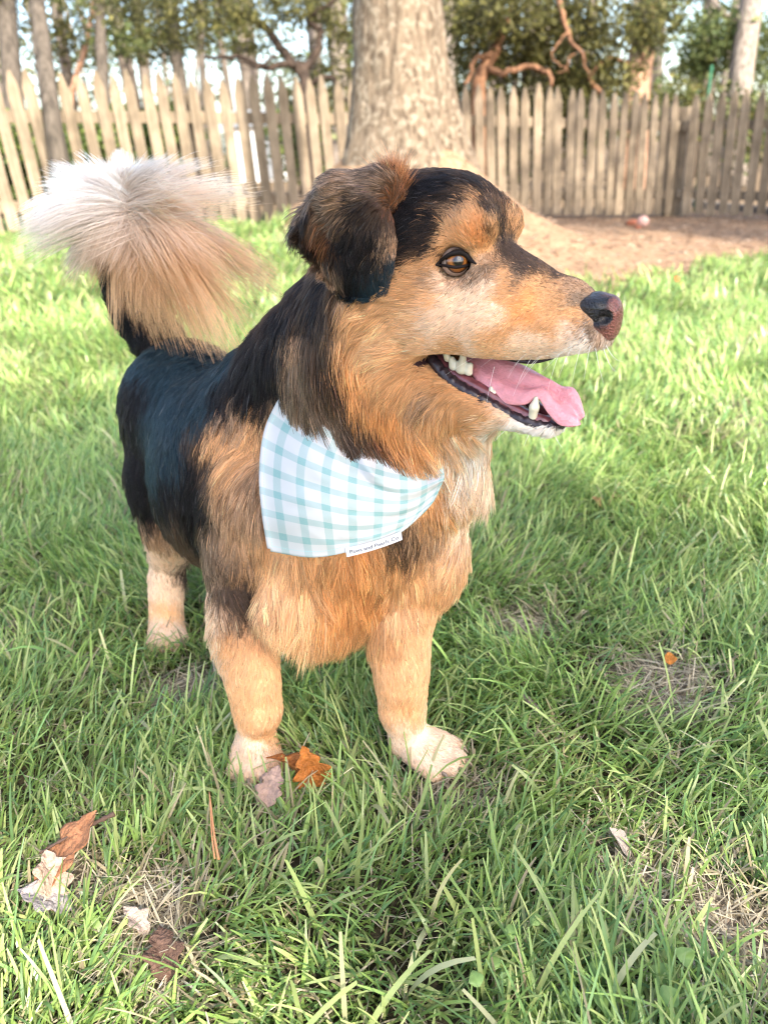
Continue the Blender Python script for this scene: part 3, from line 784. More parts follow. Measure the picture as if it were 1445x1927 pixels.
def idw(X, pos, vals, power, eps=0.006):
    out = [np.zeros((len(X), v.shape[1] if v.ndim > 1 else 1)) for v in vals]
    for a in range(0, len(X), 20000):
        x = X[a:a + 20000]
        d2 = (x ** 2).sum(1)[:, None] + (pos ** 2).sum(1)[None] - 2 * x @ pos.T
        for k, v in enumerate(vals):
            w = 1.0 / (np.maximum(d2, 0) + eps ** 2) ** (power[k] / 2)
            w /= w.sum(1, keepdims=True)
            out[k][a:a + 20000] = w @ (v if v.ndim > 1 else v[:, None])
    return [o if o.shape[1] > 1 else o[:, 0] for o in out]

def sample(V, Q, n, weight=None):
    T = np.concatenate([Q[:, [0, 1, 2]], Q[:, [0, 2, 3]]]) if Q.shape[1] == 4 else Q
    A = np.linalg.norm(np.cross(V[T[:, 1]] - V[T[:, 0]], V[T[:, 2]] - V[T[:, 0]]), axis=1)
    if weight is not None:
        A = A * weight[T].mean(1)
    c = np.cumsum(A); c /= c[-1]
    i = np.searchsorted(c, rng.random(n))
    a, b = rng.random(n), rng.random(n)
    f = a + b > 1
    a[f], b[f] = 1 - a[f], 1 - b[f]
    w = np.stack([1 - a - b, a, b], 1)
    return T[i], w

def curves_obj(name, pts, rad, col, mat, parent):
    """pts (n,k,3), rad (n,k), col (n,k,3)"""
    n, k, _ = pts.shape
    cd = bpy.data.hair_curves.new(name)
    cd.add_curves([k] * n)
    cd.attributes['position'].data.foreach_set('vector', pts.astype(np.float32).ravel())
    ra = cd.attributes.get('radius') or cd.attributes.new('radius', 'FLOAT', 'POINT')
    ra.data.foreach_set('value', rad.astype(np.float32).ravel())
    ca = cd.attributes.new('tint', 'FLOAT_COLOR', 'POINT')
    c4 = np.ones((n, k, 4), np.float32); c4[..., :3] = col
    ca.data.foreach_set('color', c4.ravel())
    cd.materials.append(mat)
    o = bpy.data.objects.new(name, cd)
    COL.objects.link(o)
    if parent: o.parent = parent
    return o

def hair_mat(name, rough=0.35, radial=0.45, solid=0.6):
    m = bpy.data.materials.new(name); m.use_nodes = True
    N, L = m.node_tree.nodes, m.node_tree.links
    N.clear()
    o = N.new('ShaderNodeOutputMaterial')
    h = N.new('ShaderNodeBsdfHairPrincipled')
    h.parametrization = 'COLOR'
    a = N.new('ShaderNodeAttribute'); a.attribute_name = 'tint'
    L.new(a.outputs['Color'], h.inputs['Color'])
    h.inputs['Roughness'].default_value = rough
    h.inputs['Radial Roughness'].default_value = radial
    h.inputs['Random Roughness'].default_value = 0.2
    h.inputs['IOR'].default_value = 1.33
    df = N.new('ShaderNodeBsdfDiffuse'); L.new(a.outputs['Color'], df.inputs['Color'])
    ms = N.new('ShaderNodeMixShader'); ms.inputs[0].default_value = solid
    L.new(h.outputs[0], ms.inputs[1]); L.new(df.outputs[0], ms.inputs[2])
    L.new(ms.outputs[0], o.inputs['Surface'])
    return m
M_fur = hair_mat('fur')

def groom(V, Q, N, n, guides, k=6, width=0.00016, weight=None, blocked=None, clump=0.62, cell=0.0070, lmul=None, ctone=0.19, cjit=0.007):
    bvh, gp, gd, gl, glf, gt = guides
    T, w = sample(V, Q, n, weight)
    root = (V[T] * w[..., None]).sum(1)
    nrm = unit((N[T] * w[..., None]).sum(1))
    warp = np.stack([fbm(root, 45, 3, s) for s in (1, 5, 9)], 1) - 0.5
    col, = idw(root + warp * 0.030 + rng.normal(0, 1, root.shape) * cjit, gp, [gt], [6.0], 0.005)
    flow, L, lift = idw(root, gp, [gd, gl, glf], [4.0, 4.0, 4.0], 0.006)
    if lmul is not None:
        L = L * lmul(root)
    keep = np.ones(n, bool)
    if blocked is not None:
        L, keep = blocked(root, nrm, L)
    root, nrm, col, flow, L, lift, warp = [x[keep] for x in (root, nrm, col, flow, L, lift, warp)]
    n = len(root)
    # hairs gather into locks: each lock shares its lean, its length and a slight difference of tone
    cellk = np.floor((root + warp * 0.012) / np.where(L < 0.0145, min(cell, 0.0038), cell)[:, None]).astype(np.int64)
    key = (cellk[:, 0] * 73856093) ^ (cellk[:, 1] * 19349663) ^ (cellk[:, 2] * 83492791)
    _, first, inv = np.unique(key, return_index=True, return_inverse=True)
    inv = inv.ravel()
    g = first[inv]
    nc = len(first)
    t = unit(flow - (flow * nrm).sum(1, keepdims=True) * nrm)
    # slow wander of the comb, then strand-by-strand disorder
    b = np.cross(nrm, t)
    sw = (fbm(root, 60, 2, 21) - 0.5) * 1.1
    t = unit(t + b * (sw + rng.normal(0, 0.13, n) + rng.normal(0, 0.17, nc)[inv])[:, None])
    L = L * np.where(L > 0.02, 0.87, 1.0)
    L = L * (0.72 + 0.5 * rng.random(n)) * np.exp(rng.normal(0, 0.14, nc))[inv] * (0.8 + 0.4 * fbm(root, 70, 2, 33))
    lift = lift * (0.75 + 0.7 * rng.random(n)) * (0.7 + 0.6 * fbm(root, 55, 2, 41))
    s = np.linspace(0, 1, k)[None, :, None]
    droop = np.array([0, 0, -1.0])[None, None] * (np.maximum(L - 0.018, 0)[:, None, None] * 0.28) * s ** 2
    hgt = np.maximum(lift * L, np.minimum(0.0016, 0.45 * L))
    lift = hgt / L
    pts = root[:, None] - nrm[:, None] * 0.0003 + L[:, None, None] * (t[:, None] * (s * (0.86 + 0.14 * s)) + nrm[:, None] * (lift[:, None, None] * s * (1.25 - 0.75 * s))) + droop
    pts = pts + (pts[g] - pts) * (np.minimum(clump * (0.45 + 0.75 * rng.random(n)), 0.92) * np.clip(L / L[g], 0, 1) ** 2 * (L / L[g] > 0.45))[:, None, None] * s ** 1.5
    pts += np.cumsum(rng.normal(0, 0.018, pts.shape), 1) * L[:, None, None] * s * 0.5
    rad = width * (0.8 + 0.5 * rng.random(n))[:, None] * np.interp(np.linspace(0, 1, k), [0, 0.5, 0.85, 1], [1, 0.95, 0.6, 0.12])[None]
    lum = col.mean(1)
    lf = smooth(0.010, 0.026, L)
    var = np.exp(rng.normal(0, 0.20, n) * (0.6 + 0.4 * lf) + rng.normal(0, ctone, nc)[inv] * (0.25 + 0.75 * lf))
    hue = rng.normal(0, 0.05, n)
    c = col * var[:, None] * (1 + np.stack([hue, 0 * hue, -hue], 1))
    # sable ticking: some hairs carry dark tips, a few pale ones run through the dark coat
    mid = smooth(0.05, 0.10, lum) * (1 - smooth(0.20, 0.30, lum))
    dark = (rng.random(n) < 0.45 * mid + 0.03)
    pale = (rng.random(n) < 0.012 + 0.10 * mid)
    tipc = np.where(dark[:, None], 0.22, 1.0) * c
    tipc = np.where(pale[:, None], np.maximum(c * 2.2, 0.12), tipc)
    st = np.linspace(0, 1, k)[None, :, None]
    cc = c[:, None] * (1 - st) + tipc[:, None] * st
    return pts, rad, np.clip(cc, 0.004, 0.95)
# ------------------------------------------------------------------ scarf
SC_GRID = [
 [(540, 722), (607, 795), (683, 838), (760, 860), (834, 878)],
 [(499, 805), (580, 852), (672, 890), (765, 912), (836, 897)],
 [(488, 890), (573, 919), (670, 943), (765, 949), (831, 912)],
 [(493, 965), (580, 984), (671, 995), (760, 979), (815, 945)],
 [(504, 1037), (590, 1049), (672, 1034), (750, 1004), (792, 970)]]

def build_scarf(dog, bvh):
    nu, nv = 61, 57
    g = np.array(SC_GRID, float)
    rows = np.array([catmull(r, nu) for r in np.concatenate([g, np.zeros(g.shape[:2] + (1,))], 2)])[:, :, :2]
    pix = np.stack([catmull(np.concatenate([rows[:, i], np.zeros((5, 1))], 1), nv)[:, :2] for i in range(nu)], 1)   # nv, nu, 2
    D = np.full((nv, nu), np.nan)
    for j in range(nv):
        for i in range(nu):
            h = bvh.ray_cast(Vector(CAM), Vector(ray(*pix[j, i])))
            if h[0] is not None:
                D[j, i] = (np.array(h[0]) - CAM) @ CF
    v, u = np.meshgrid(np.linspace(0, 1, nv), np.linspace(0, 1, nu), indexing='ij')
    B = np.stack([u ** a * v ** b for a in range(5) for b in range(5) if a + b < 6], -1)
    ok = ~np.isnan(D)
    coef = np.linalg.lstsq(B[ok], D[ok], rcond=None)[0]
    F = B @ coef
    F = np.where(ok, np.minimum(np.maximum(F, D - 0.03), D + 0.004), F)
    for _ in range(30):
        Fp = np.pad(F, 1, mode='edge')
        F = 0.5 * F + 0.125 * (Fp[:-2, 1:-1] + Fp[2:, 1:-1] + Fp[1:-1, :-2] + Fp[1:-1, 2:])
    off = 0.003 + 0.018 * smooth(0.02, 0.42, v)
    F = F - off
    # creases running down from the knot side, and soft undulation
    def crease(pts, amp, wd):
        c = catmull(np.array([(a, b, 0) for a, b in pts]), 60)[:, :2]
        d2 = ((pix[:, :, None, :] - c[None, None]) ** 2).sum(-1)
        k = np.argmin(d2, 2); d = np.sqrt(d2.min(2))
        tq = k / 59
        side = np.sign((pix[..., 0] - c[k][..., 0]) * 0.6 - (pix[..., 1] - c[k][..., 1]) * 0.8)
        return amp * np.exp(-(d / wd) ** 2) * np.sin(np.pi * np.clip(tq * 0.9 + 0.1, 0, 1)) * np.where(side > 0, 1.0, 0.55)
    F = F + crease([(655, 830), (668, 880), (700, 915), (742, 930), (790, 925)], 0.0070, 10)
    F = F - crease([(672, 850), (690, 885), (722, 905), (770, 905)], 0.0075, 14)
    F = F + crease([(605, 790), (640, 850), (655, 890)], 0.0050, 10) - crease([(590, 790), (625, 850), (640, 895)], 0.0055, 14)
    F = F + crease([(770, 870), (800, 905), (812, 940)], 0.003, 9)
    q = np.stack([u.ravel() * 5, v.ravel() * 5, 0 * u.ravel()], 1)
    F = F + ((fbm(q, 0.9, 3, 4) - 0.5) * 0.011).reshape(F.shape)
    pts = np.array([[P(pix[j, i, 0], pix[j, i, 1], F[j, i]) for i in range(nu)] for j in range(nv)])
    # rounded lower-left corner
    V = pts.reshape(-1, 3)
    Q = np.array([(j * nu + i, (j + 1) * nu + i, (j + 1) * nu + i + 1, j * nu + i + 1) for j in range(nv - 1) for i in range(nu - 1) if not (j >= nv - 3 and i < 2 and (nv - 1 - j) + i < 2)])
    m, Nn, L, b = new_mat('gingham_cotton')
    uvn = Nn.new('ShaderNodeUVMap'); uvn.uv_map = 'weave'
    sp = Nn.new('ShaderNodeSeparateXYZ'); L.new(uvn.outputs[0], sp.inputs[0])
    def mth(op, a, b2=None, c=None):
        n = Nn.new('ShaderNodeMath'); n.operation = op
        for k, x in enumerate((a, b2, c)):
            if x is None: continue
            if isinstance(x, (int, float)): n.inputs[k].default_value = x
            else: L.new(x, n.inputs[k])
        return n.outputs[0]
    nz = Nn.new('ShaderNodeTexNoise'); nz.inputs['Scale'].default_value = 3.0; L.new(uvn.outputs[0], nz.inputs['Vector'])
    def band(ax, ph):
        f = mth('FRACT', mth('ADD', mth('ADD', ax, ph), mth('MULTIPLY', mth('SUBTRACT', nz.outputs['Fac'], 0.5), 0.03)))
        d = mth('ABSOLUTE', mth('SUBTRACT', f, 0.5))
        r = Nn.new('ShaderNodeMapRange'); r.inputs[1].default_value = 0.185; r.inputs[2].default_value = 0.155
        L.new(d, r.inputs[0]); return r.outputs[0]
    bu, bv = band(sp.outputs[0], 0.70), band(sp.outputs[1], 0.15)
    # thread texture
    wv = Nn.new('ShaderNodeTexNoise'); wv.inputs['Scale'].default_value = 60; wv.inputs['Detail'].default_value = 3
    mp = Nn.new('ShaderNodeMapping'); mp.inputs['Scale'].default_value = (0.15, 1, 1); L.new(uvn.outputs[0], mp.inputs['Vector']); L.new(mp.outputs[0], wv.inputs['Vector'])
    wv2 = Nn.new('ShaderNodeTexNoise'); wv2.inputs['Scale'].default_value = 60; wv2.inputs['Detail'].default_value = 3
    mp2 = Nn.new('ShaderNodeMapping'); mp2.inputs['Scale'].default_value = (1, 0.15, 1); L.new(uvn.outputs[0], mp2.inputs['Vector']); L.new(mp2.outputs[0], wv2.inputs['Vector'])
    thr = mth('MULTIPLY_ADD', mth('ADD', wv.outputs['Fac'], wv2.outputs['Fac']), 0.35, 0.65)
    amt = mth('MULTIPLY', mth('ADD', mth('MULTIPLY', bu, 0.42), mth('MULTIPLY', bv, 0.42)), thr)
    mx = Nn.new('ShaderNodeMix'); mx.data_type = 'RGBA'
    mx.inputs[6].default_value = (0.50, 0.495, 0.485, 1); mx.inputs[7].default_value = (0.17, 0.335, 0.32, 1)
    L.new(amt, mx.inputs[0])
    # row of stitches along the hem
    st = Nn.new('ShaderNodeUVMap'); st.uv_map = 'hem'
    s2 = Nn.new('ShaderNodeSeparateXYZ'); L.new(st.outputs[0], s2.inputs[0])
    e = mth('MINIMUM', s2.outputs[0], s2.outputs[1])
    lin = mth('LESS_THAN', mth('ABSOLUTE', mth('SUBTRACT', e, 0.0062)), 0.0005)
    along = mth('FRACT', mth('MULTIPLY', mth('ADD', s2.outputs[0], s2.outputs[1]), 330))
    stm = mth('MULTIPLY', mth('MULTIPLY', lin, mth('LESS_THAN', along, 0.6)), 0.55)
    mx2 = Nn.new('ShaderNodeMix'); mx2.data_type = 'RGBA'; mx2.inputs[7].default_value = (0.30, 0.55, 0.55, 1)
    L.new(stm, mx2.inputs[0]); L.new(mx.outputs[2], mx2.inputs[6])
    L.new(mx2.outputs[2], b.inputs['Base Color'])
    b.inputs['Roughness'].default_value = 0.85
    b.inputs['Specular IOR Level'].default_value = 0.1
    b.inputs['Sheen Weight'].default_value = 0.15
    bp = Nn.new('ShaderNodeBump'); bp.inputs['Strength'].default_value = 0.15; bp.inputs['Distance'].default_value = 0.0005
    L.new(thr, bp.inputs['Height']); L.new(bp.outputs[0], b.inputs['Normal'])
    o = mesh_obj('bandana', V, Q, m, dog)
    me = o.data
    li = np.zeros(len(me.loops), np.int32); me.loops.foreach_get('vertex_index', li)
    uvl = me.uv_layers.new(name='weave')
    uvl.data.foreach_set('uv', np.stack([u.ravel() * 7.9, v.ravel() * 7.2], 1)[li].astype(np.float32).ravel())
    du = np.concatenate([np.zeros((nv, 1)), np.cumsum(np.linalg.norm(np.diff(pts, axis=1), axis=2), 1)], 1)
    dv = np.concatenate([np.zeros((1, nu)), np.cumsum(np.linalg.norm(np.diff(pts, axis=0), axis=2), 0)], 0)
    hm = me.uv_layers.new(name='hem')
    hm.data.foreach_set('uv', np.stack([du.ravel(), (dv[-1:] - dv).ravel()], 1)[li].astype(np.float32).ravel())
    sd = o.modifiers.new('t', 'SOLIDIFY'); sd.thickness = 0.0009; sd.offset = 0
    # sewn label
    def tagp(a, c, dz=0.0):
        top = np.array([649.5, 1031]) * (1 - a) + np.array([755, 999.5]) * a + np.array([0, 3.5 * math.sin(math.pi * a)])
        bot = np.array([652.5, 1048.5]) * (1 - a) + np.array([757, 1016]) * a + np.array([0, 2.5 * math.sin(math.pi * a)])
        x = top * (1 - c) + bot * c
        i = np.argmin(((pix[-6:] - top) ** 2).sum(-1).ravel()); dd = F[-6:].ravel()[i]
        return x, dd
    na = 21
    dep = np.array([tagp(a, 0)[1] for a in np.linspace(0, 1, na)])
    dep = np.polyval(np.polyfit(np.linspace(0, 1, na), dep, 3), np.linspace(0, 1, na)) - 0.0022
    def tp(a, c, out=0.0):
        x, _ = tagp(a, c)
        return P(x[0], x[1], np.interp(a, np.linspace(0, 1, na), dep) - out - 0.0008 * c)
    TV, TF = [], []
    for lay in (0.0, -0.0007):
        for i in range(na):
            for c in (0, 0.5, 1):
                TV.append(tp(i / (na - 1), c, lay))
    nn = na * 3
    for i in range(na - 1):
        for c in range(2):
            a = i * 3 + c
            TF.append((a, a + 1, a + 4, a + 3)); TF.append((nn + a, nn + a + 3, nn + a + 4, nn + a + 1))
        for c, q in ((0, 1), (2, -1)):
            a, b2 = i * 3 + c, i * 3 + 3 + c
            TF.append((a, b2, nn + b2, nn + a) if q > 0 else (b2, a, nn + a, nn + b2))
    for a in (0, 1):
        TF.append((a, nn + a, nn + a + 1, a + 1)); z = (na - 1) * 3 + a; TF.append((z, z + 1, nn + z + 1, nn + z))
    mt = plain_mat('label_tape', (0.50, 0.495, 0.49), rough=0.75, noise=0.03, nscale=400)
    mk = plain_mat('label_ink', (0.10, 0.10, 0.11), rough=0.8, noise=0.1)
    # the words, laid on the tape
    fc = bpy.data.curves.new('words', 'FONT'); fc.body = 'Paws and Pearls Co'; fc.size = 1; fc.resolution_u = 3
    fo = bpy.data.objects.new('words', fc); COL.objects.link(fo)
    bpy.context.view_layer.update()
    tm = bpy.data.meshes.new_from_object(fo.evaluated_get(bpy.context.evaluated_depsgraph_get()))
    co = np.zeros(len(tm.vertices) * 3); tm.vertices.foreach_get('co', co); co = co.reshape(-1, 3)
    tri = [tuple(p.vertices) for p in tm.polygons]
    bpy.data.objects.remove(fo); bpy.data.curves.remove(fc)
    x0, x1 = co[:, 0].min(), co[:, 0].max()
    base = len(TV)
    for x, y, _ in co:
        TV.append(tp(0.07 + 0.87 * (x - x0) / (x1 - x0), 0.74 - 0.58 * y, 0.0005))
    lf = len(TF)
    TF += [tuple(i + base for i in t) for t in tri]
    bpy.data.meshes.remove(tm)
    t = mesh_obj('name_tape', TV, TF, mt, o, shade=False)
    t.data.materials.append(mk)
    mi = np.zeros(len(t.data.polygons), np.int32); mi[lf:] = 1
    t.data.polygons.foreach_set('material_index', mi)
    return o, V, Q
# ------------------------------------------------------------------ put the dog together
def build_dog():
    guides = guide_points(COAT, body_V, body_Q, True)
    bvh, gp, gd, gl, glf, gt = guides
    vc, = idw(body_V + (np.stack([fbm(body_V, 45, 3, s) for s in (1, 5, 9)], 1) - 0.5) * 0.026, gp, [gt], [6.0], 0.004)
    # bare dark skin in the mouth and round the eyes
    u, v = head_uv(body_V)
    sN = np.abs((body_V - HC) @ HN)
    poly = np.array(lipuv([(795, 672), (822, 650), (860, 649), (923, 663), (983, 677), (1011, 680), (1060, 672), (1060, 812), (1010, 808), (960, 790), (910, 754), (850, 716), (812, 690)]))
    inside = np.zeros(len(u), bool)
    for i in range(len(poly)):
        (x1, y1), (x2, y2) = poly[i], poly[i - 1]
        c = ((y1 > v) != (y2 > v)) & (u < (x2 - x1) * (v - y1) / (y2 - y1 + 1e-12) + x1)
        inside ^= c
    inside &= sN < 0.06
    eye_d = np.minimum(np.linalg.norm(body_V - EYE, axis=1), np.linalg.norm(body_V - mir(EYE), axis=1))
    vc[inside] = (0.030, 0.012, 0.014)
    vc[eye_d < EYE_R + 0.004] = (0.02, 0.015, 0.013)
    dog = mesh_obj('dog', body_V, body_Q, M_skin, col=vc)
    tag(dog, 'black and tan dog with a pale plumed tail, wearing a gingham bandana, mouth open', 'dog')
    build_dog_parts(dog)
    ban, bV, bQ = build_scarf(dog, bvh)
    sb = BVHTree.FromPolygons([tuple(p) for p in bV], [tuple(q) for q in bQ])
    bc = bV.mean(0); br = np.linalg.norm(bV - bc, axis=1).max() + 0.02
    ban_grid = bV.reshape(57, 61, 3)
    eo = np.array([[x, y] for x, y in [(822, 500), (826, 488), (840, 474), (856, 466), (870, 467), (882, 478), (890, 492), (899, 500), (888, 508), (874, 513), (858, 516), (840, 511), (828, 505)]], float)
    eo = (eo - [858, 491]) * [0.93, 0.86] + [858, 491]

    def pix_in(px, py, pg):
        r = np.zeros(len(px), bool)
        for i in range(len(pg)):
            (x1, y1), (x2, y2) = pg[i], pg[i - 1]
            r ^= ((y1 > py) != (y2 > py)) & (px < (x2 - x1) * (py - y1) / (y2 - y1 + 1e-12) + x1)
        return r

    def blocked(root, nrm, L):
        keep = np.ones(len(root), bool)
        # no fur in the mouth, on the eyeballs or under the nose pad
        u, v = head_uv(root)
        sN = np.abs((root - HC) @ HN)
        ins = pix_in(u, v, np.array(lipuv([(806, 669), (822, 655), (856, 654), (923, 667), (983, 681), (1011, 682), (1056, 676), (1060, 806), (1000, 800), (950, 778), (910, 750), (850, 712), (818, 688)])))
        keep &= ~(ins & (sN < 0.05))
        # inner walls of the wedge
        for m in (lambda p: p, mir):
            q = root if m is not mir else mir(root)
            px, py, _ = proj(q)
            near = np.linalg.norm(q - EYE, axis=1) < 0.034
            keep &= ~(near & pix_in(px, py, eo))
        nb = H(1122, 594, 0)
        q = np.stack([(root - nb) @ HF / 0.0175, (root - nb) @ HN / 0.0165, (root - nb) @ HU / 0.0180], 1)
        keep &= (q ** 2).sum(1) > 1.0
        # hair beneath the scarf is pressed flat
        idx = np.where(np.linalg.norm(root - bc, axis=1) < br)[0]
        for i in idx:
            p = Vector(root[i])
            h = sb.ray_cast(p, Vector(nrm[i]), 0.05)
            if h[0] is None:
                h = sb.ray_cast(p, Vector(unit(CAM - root[i])), 0.06)
            if h[0] is not None:
                L[i] = min(L[i], 0.006)
        return L, keep

    face = ((body_V - HC) @ HF > -0.085) & (body_V[:, 2] > 0.40)
    facing = ((CAM - body_V) * body_N).sum(1) > -0.12
    far = (body_V - CAM) @ CF
    tailm = np.min(((body_V[:, None, :] - TAIL[None, 12::4]) ** 2).sum(2), 1) < 0.03 ** 2
    wt = np.where(facing, 1.0, 0.45) * np.clip((0.9 / far) ** 2, 0.35, 1.6)
    wt = np.where((body_V[:, 2] < 0.20) & ~tailm, wt * 1.7, wt)
    wt = np.where(tailm, wt * 0.4, wt)
    fine = smooth(-0.10, -0.03, (body_V - HC) @ HF) * (body_V[:, 2] > 0.40)
    nmul = 1.0
    pts, rad, cc = groom(body_V, body_Q, body_N, int(200000 * nmul), guides, 7, 0.00027, wt * (1 - 0.6 * fine), blocked)
    curves_obj('fur', pts, rad, cc, M_fur, dog)
    pts, rad, cc = groom(body_V, body_Q, body_N, int(130000 * nmul), guides, 5, 0.00018, wt * fine + 1e-6, blocked, clump=0.5, cell=0.0034, ctone=0.22, cjit=0.0028)
    curves_obj('fur', pts, rad, cc, M_fur, dog)
    # ears
    eg = guide_points(EARCOAT, ear_V, ear_Q, False)
    ec, = idw(ear_V, eg[1], [eg[5]], [6.0], 0.004)
    for k in (0, 1):
        if k == 0:
            V, N_, Q_, g_ = ear_V, ear_N, ear_Q, eg
        else:
            sh = -HU * 0.022 + HF * -0.012
            V, N_, Q_ = mir(ear_V) + sh, ear_N - 2 * (ear_N @ HN)[:, None] * HN, ear_Q[:, ::-1]
            g_ = (None, mir(eg[1]) + sh, eg[2] - 2 * (eg[2] @ HN)[:, None] * HN, eg[3], eg[4], eg[5])
        er = mesh_obj('ear', V, Q_.copy(), M_skin, dog, col=ec)
        pts, rad, cc = groom(V, Q_, N_, int((34000 if k == 0 else 9000) * nmul), g_, 6, 0.00023 if k == 0 else 0.0003, None, None, clump=0.5, cell=0.008, cjit=0.004)
        curves_obj('fur', pts, rad, cc, M_fur, er)
        if k == 0:
            # brown tuft standing at the front of the ear and fringe at its rear edge
            n = int(1900 * nmul)
            r0 = H(743, 374, 0.038) + rng.normal(0, 0.0032, (n, 3)) * [1, 1, 1.6]
            ang = rng.normal(-0.02, 0.26, n)
            dr = unit(-HF[None] * np.sin(ang)[:, None] + HU * np.cos(ang)[:, None] + rng.normal(0, 0.14, (n, 3)))
            Ls = rng.uniform(0.016, 0.037, n)
            s = np.linspace(0, 1, 6)[None, :, None]
            p = r0[:, None] + dr[:, None] * Ls[:, None, None] * s + (-HF)[None, None] * (Ls * rng.normal(0.1, 0.25, n))[:, None, None] * s ** 2
            tc = np.array(TONE['R']) * np.exp(rng.normal(0.1, 0.5, n))[:, None] * np.array([1, 1.05, 1.15])
            c2 = tc[:, None] * (1 - s) + (tc * 1.6)[:, None] * s
            curves_obj('ear_tuft', p, 0.00016 * np.interp(np.linspace(0, 1, 6), [0, .6, 1], [1, .8, .1])[None] * np.ones((n, 1)), np.clip(c2, .01, .9), M_fur, er)
    # tail plume: long hair fountaining from the tip of the curled tail
    prng = np.random.default_rng(5)
    n = int(14500 * nmul)
    th = prng.uniform(-math.pi, math.pi, n)                         # angle in the fan: 0 = towards the head, pi/2 = up
    la = np.radians([-180, -160, -140, -120, -100, -80, -62, -45, -30, -12, 5, 22, 40, 60, 90, 115, 135, 155, 180])
    lv = np.array([.148, .145, .128, .108, .120, .172, .210, .255, .250, .215, .185, .145, .100, .070, .068, .075, .095, .122, .148])
    L = np.interp(th, la, lv) * prng.uniform(0.55, 1.08, n) * (0.85 + 0.3 * vnoise(np.stack([th * 3, 0 * th, 0 * th], 1), 1.5, 2))
    tpos = np.clip(prng.normal(0.59, 0.08, n), 0.47, 0.80)
    down = smooth(0.2, -0.9, np.sin(th))
    tpos = np.clip(tpos + down * prng.uniform(-0.12, 0.20, n), 0.47, 0.92)
    root = np.stack([np.interp(tpos, np.linspace(0, 1, 40), TAIL[:, i]) for i in range(3)], 1)
    fanR = unit(CR * 1.0 - CF * 0.30); fanU = unit(HU)
    dep = prng.normal(-0.30, 0.55, n)
    d0 = unit(fanR * np.cos(th)[:, None] + fanU * np.sin(th)[:, None] + CF * dep[:, None])
    root = root + d0 * 0.006
    s = np.linspace(0, 1, 12)[None, :, None]
    nl = 90
    lth, ldep = prng.uniform(-math.pi, math.pi, nl), prng.normal(-0.30, 0.5, nl)
    lock = np.argmin((np.angle(np.exp(1j * (th[:, None] - lth[None]))) * 1.3) ** 2 + ((dep[:, None] - ldep[None]) * 0.8) ** 2, 1)
    L = np.minimum(L * np.exp(prng.normal(0, 0.18, nl))[lock], np.interp(th, la, lv) * 1.12)
    ltone = np.exp(prng.normal(0, 0.20, nl))[lock]
    ldroop = prng.uniform(0.6, 1.5, nl)[lock]
    pts = root[:, None] + d0[:, None] * L[:, None, None] * (s - 0.10 * s ** 2) + np.array([0, 0, -1.0]) * (L * ldroop * (0.10 + 0.10 * prng.random(n)))[:, None, None] * s ** 2.2
    _, first, inv = np.unique(lock, return_index=True, return_inverse=True)
    gi = first[inv.ravel()]
    pts = pts + (pts[gi] - root[gi][:, None] - (pts - root[:, None])) * np.minimum(0.95, 0.45 + 0.5 * prng.random(n))[:, None, None] * s ** 0.9 * 0.9
    ph = prng.uniform(0, 6.28, n)[:, None, None]
    wob = np.stack([np.sin(s[..., 0] * 7 + ph[..., 0]), np.cos(s[..., 0] * 5 + ph[..., 0] * 1.7), np.sin(s[..., 0] * 6 + 1 + ph[..., 0])], 2)
    pts = pts + wob * (L * 0.016)[:, None, None] * s
    q = proj(pts.reshape(-1, 3))
    hgt = pts[..., 2]
    z0 = TAIL[22, 2]
    mixo = np.clip((z0 + 0.045 - hgt) / 0.13 + 0.22 * np.cos(th)[:, None] + 0.2 * (prng.random(n)[:, None] - 0.5), 0, 1)
    wcol, ccol, ocol = np.array([.92, .83, .76]), np.array([.86, .68, .54]), np.array([.63, .355, .175])
    var = (ltone * np.exp(prng.normal(0, 0.10, n)))[:, None, None]
    c = np.where(mixo[..., None] < 0.45, wcol + (ccol - wcol) * (mixo / 0.45)[..., None], ccol + (ocol - ccol) * ((mixo - 0.45) / 0.55)[..., None]) * var
    c = c * np.interp(np.linspace(0, 1, 12), [0, .25, 1], [.76, .97, 1.05])[None, :, None]
    rad = 0.00030 * np.interp(np.linspace(0, 1, 12), [0, .1, .7, 1], [.6, 1, .8, .15])[None] * prng.uniform(0.7, 1.2, n)[:, None]
    curves_obj('tail_plume', pts, rad, np.clip(c, .01, .93), M_fur, dog)
    # whiskers and lashes
    W = []
    for x0, y0, x1, y1, bow in ((1000, 655, 955, 712, .2), (985, 650, 905, 690, .15), (1010, 660, 965, 745, .2), (1020, 652, 958, 700, .25), (1030, 662, 985, 705, .2), (1040, 655, 975, 725, .2), (960, 645, 880, 672, .1), (975, 640, 838, 706, .1),
                                (1085, 640, 1050, 712, .2), (1095, 645, 1075, 725, .2), (1110, 650, 1098, 715, .1), (1120, 655, 1135, 720, -.1), (1135, 655, 1160, 700, -.2), (1140, 650, 1172, 680, -.2), (1100, 640, 1020, 700, .2), (1060, 650, 1030, 735, .25),
                                (930, 690, 915, 760, .1), (760, 680, 735, 730, .2), (1000, 810, 985, 840, .1), (1040, 812, 1060, 845, -.1), (965, 800, 930, 830, .1)):
        a = H(x0, y0, .022); b = H(x1, y1, .045)
        mm = (a + b) / 2 + HU * np.linalg.norm(b - a) * bow
        t = np.linspace(0, 1, 8)[:, None]
        W.append((1 - t) ** 2 * a + 2 * t * (1 - t) * mm + t * t * b)
    for px, py, ex, ey in ((1000, 462, 1006, 452), (1001, 466, 1010, 458), (1002, 471, 1011, 466), (1003, 485, 1012, 480), (1002, 490, 1010, 487)):
        pass
    W = np.array(W)
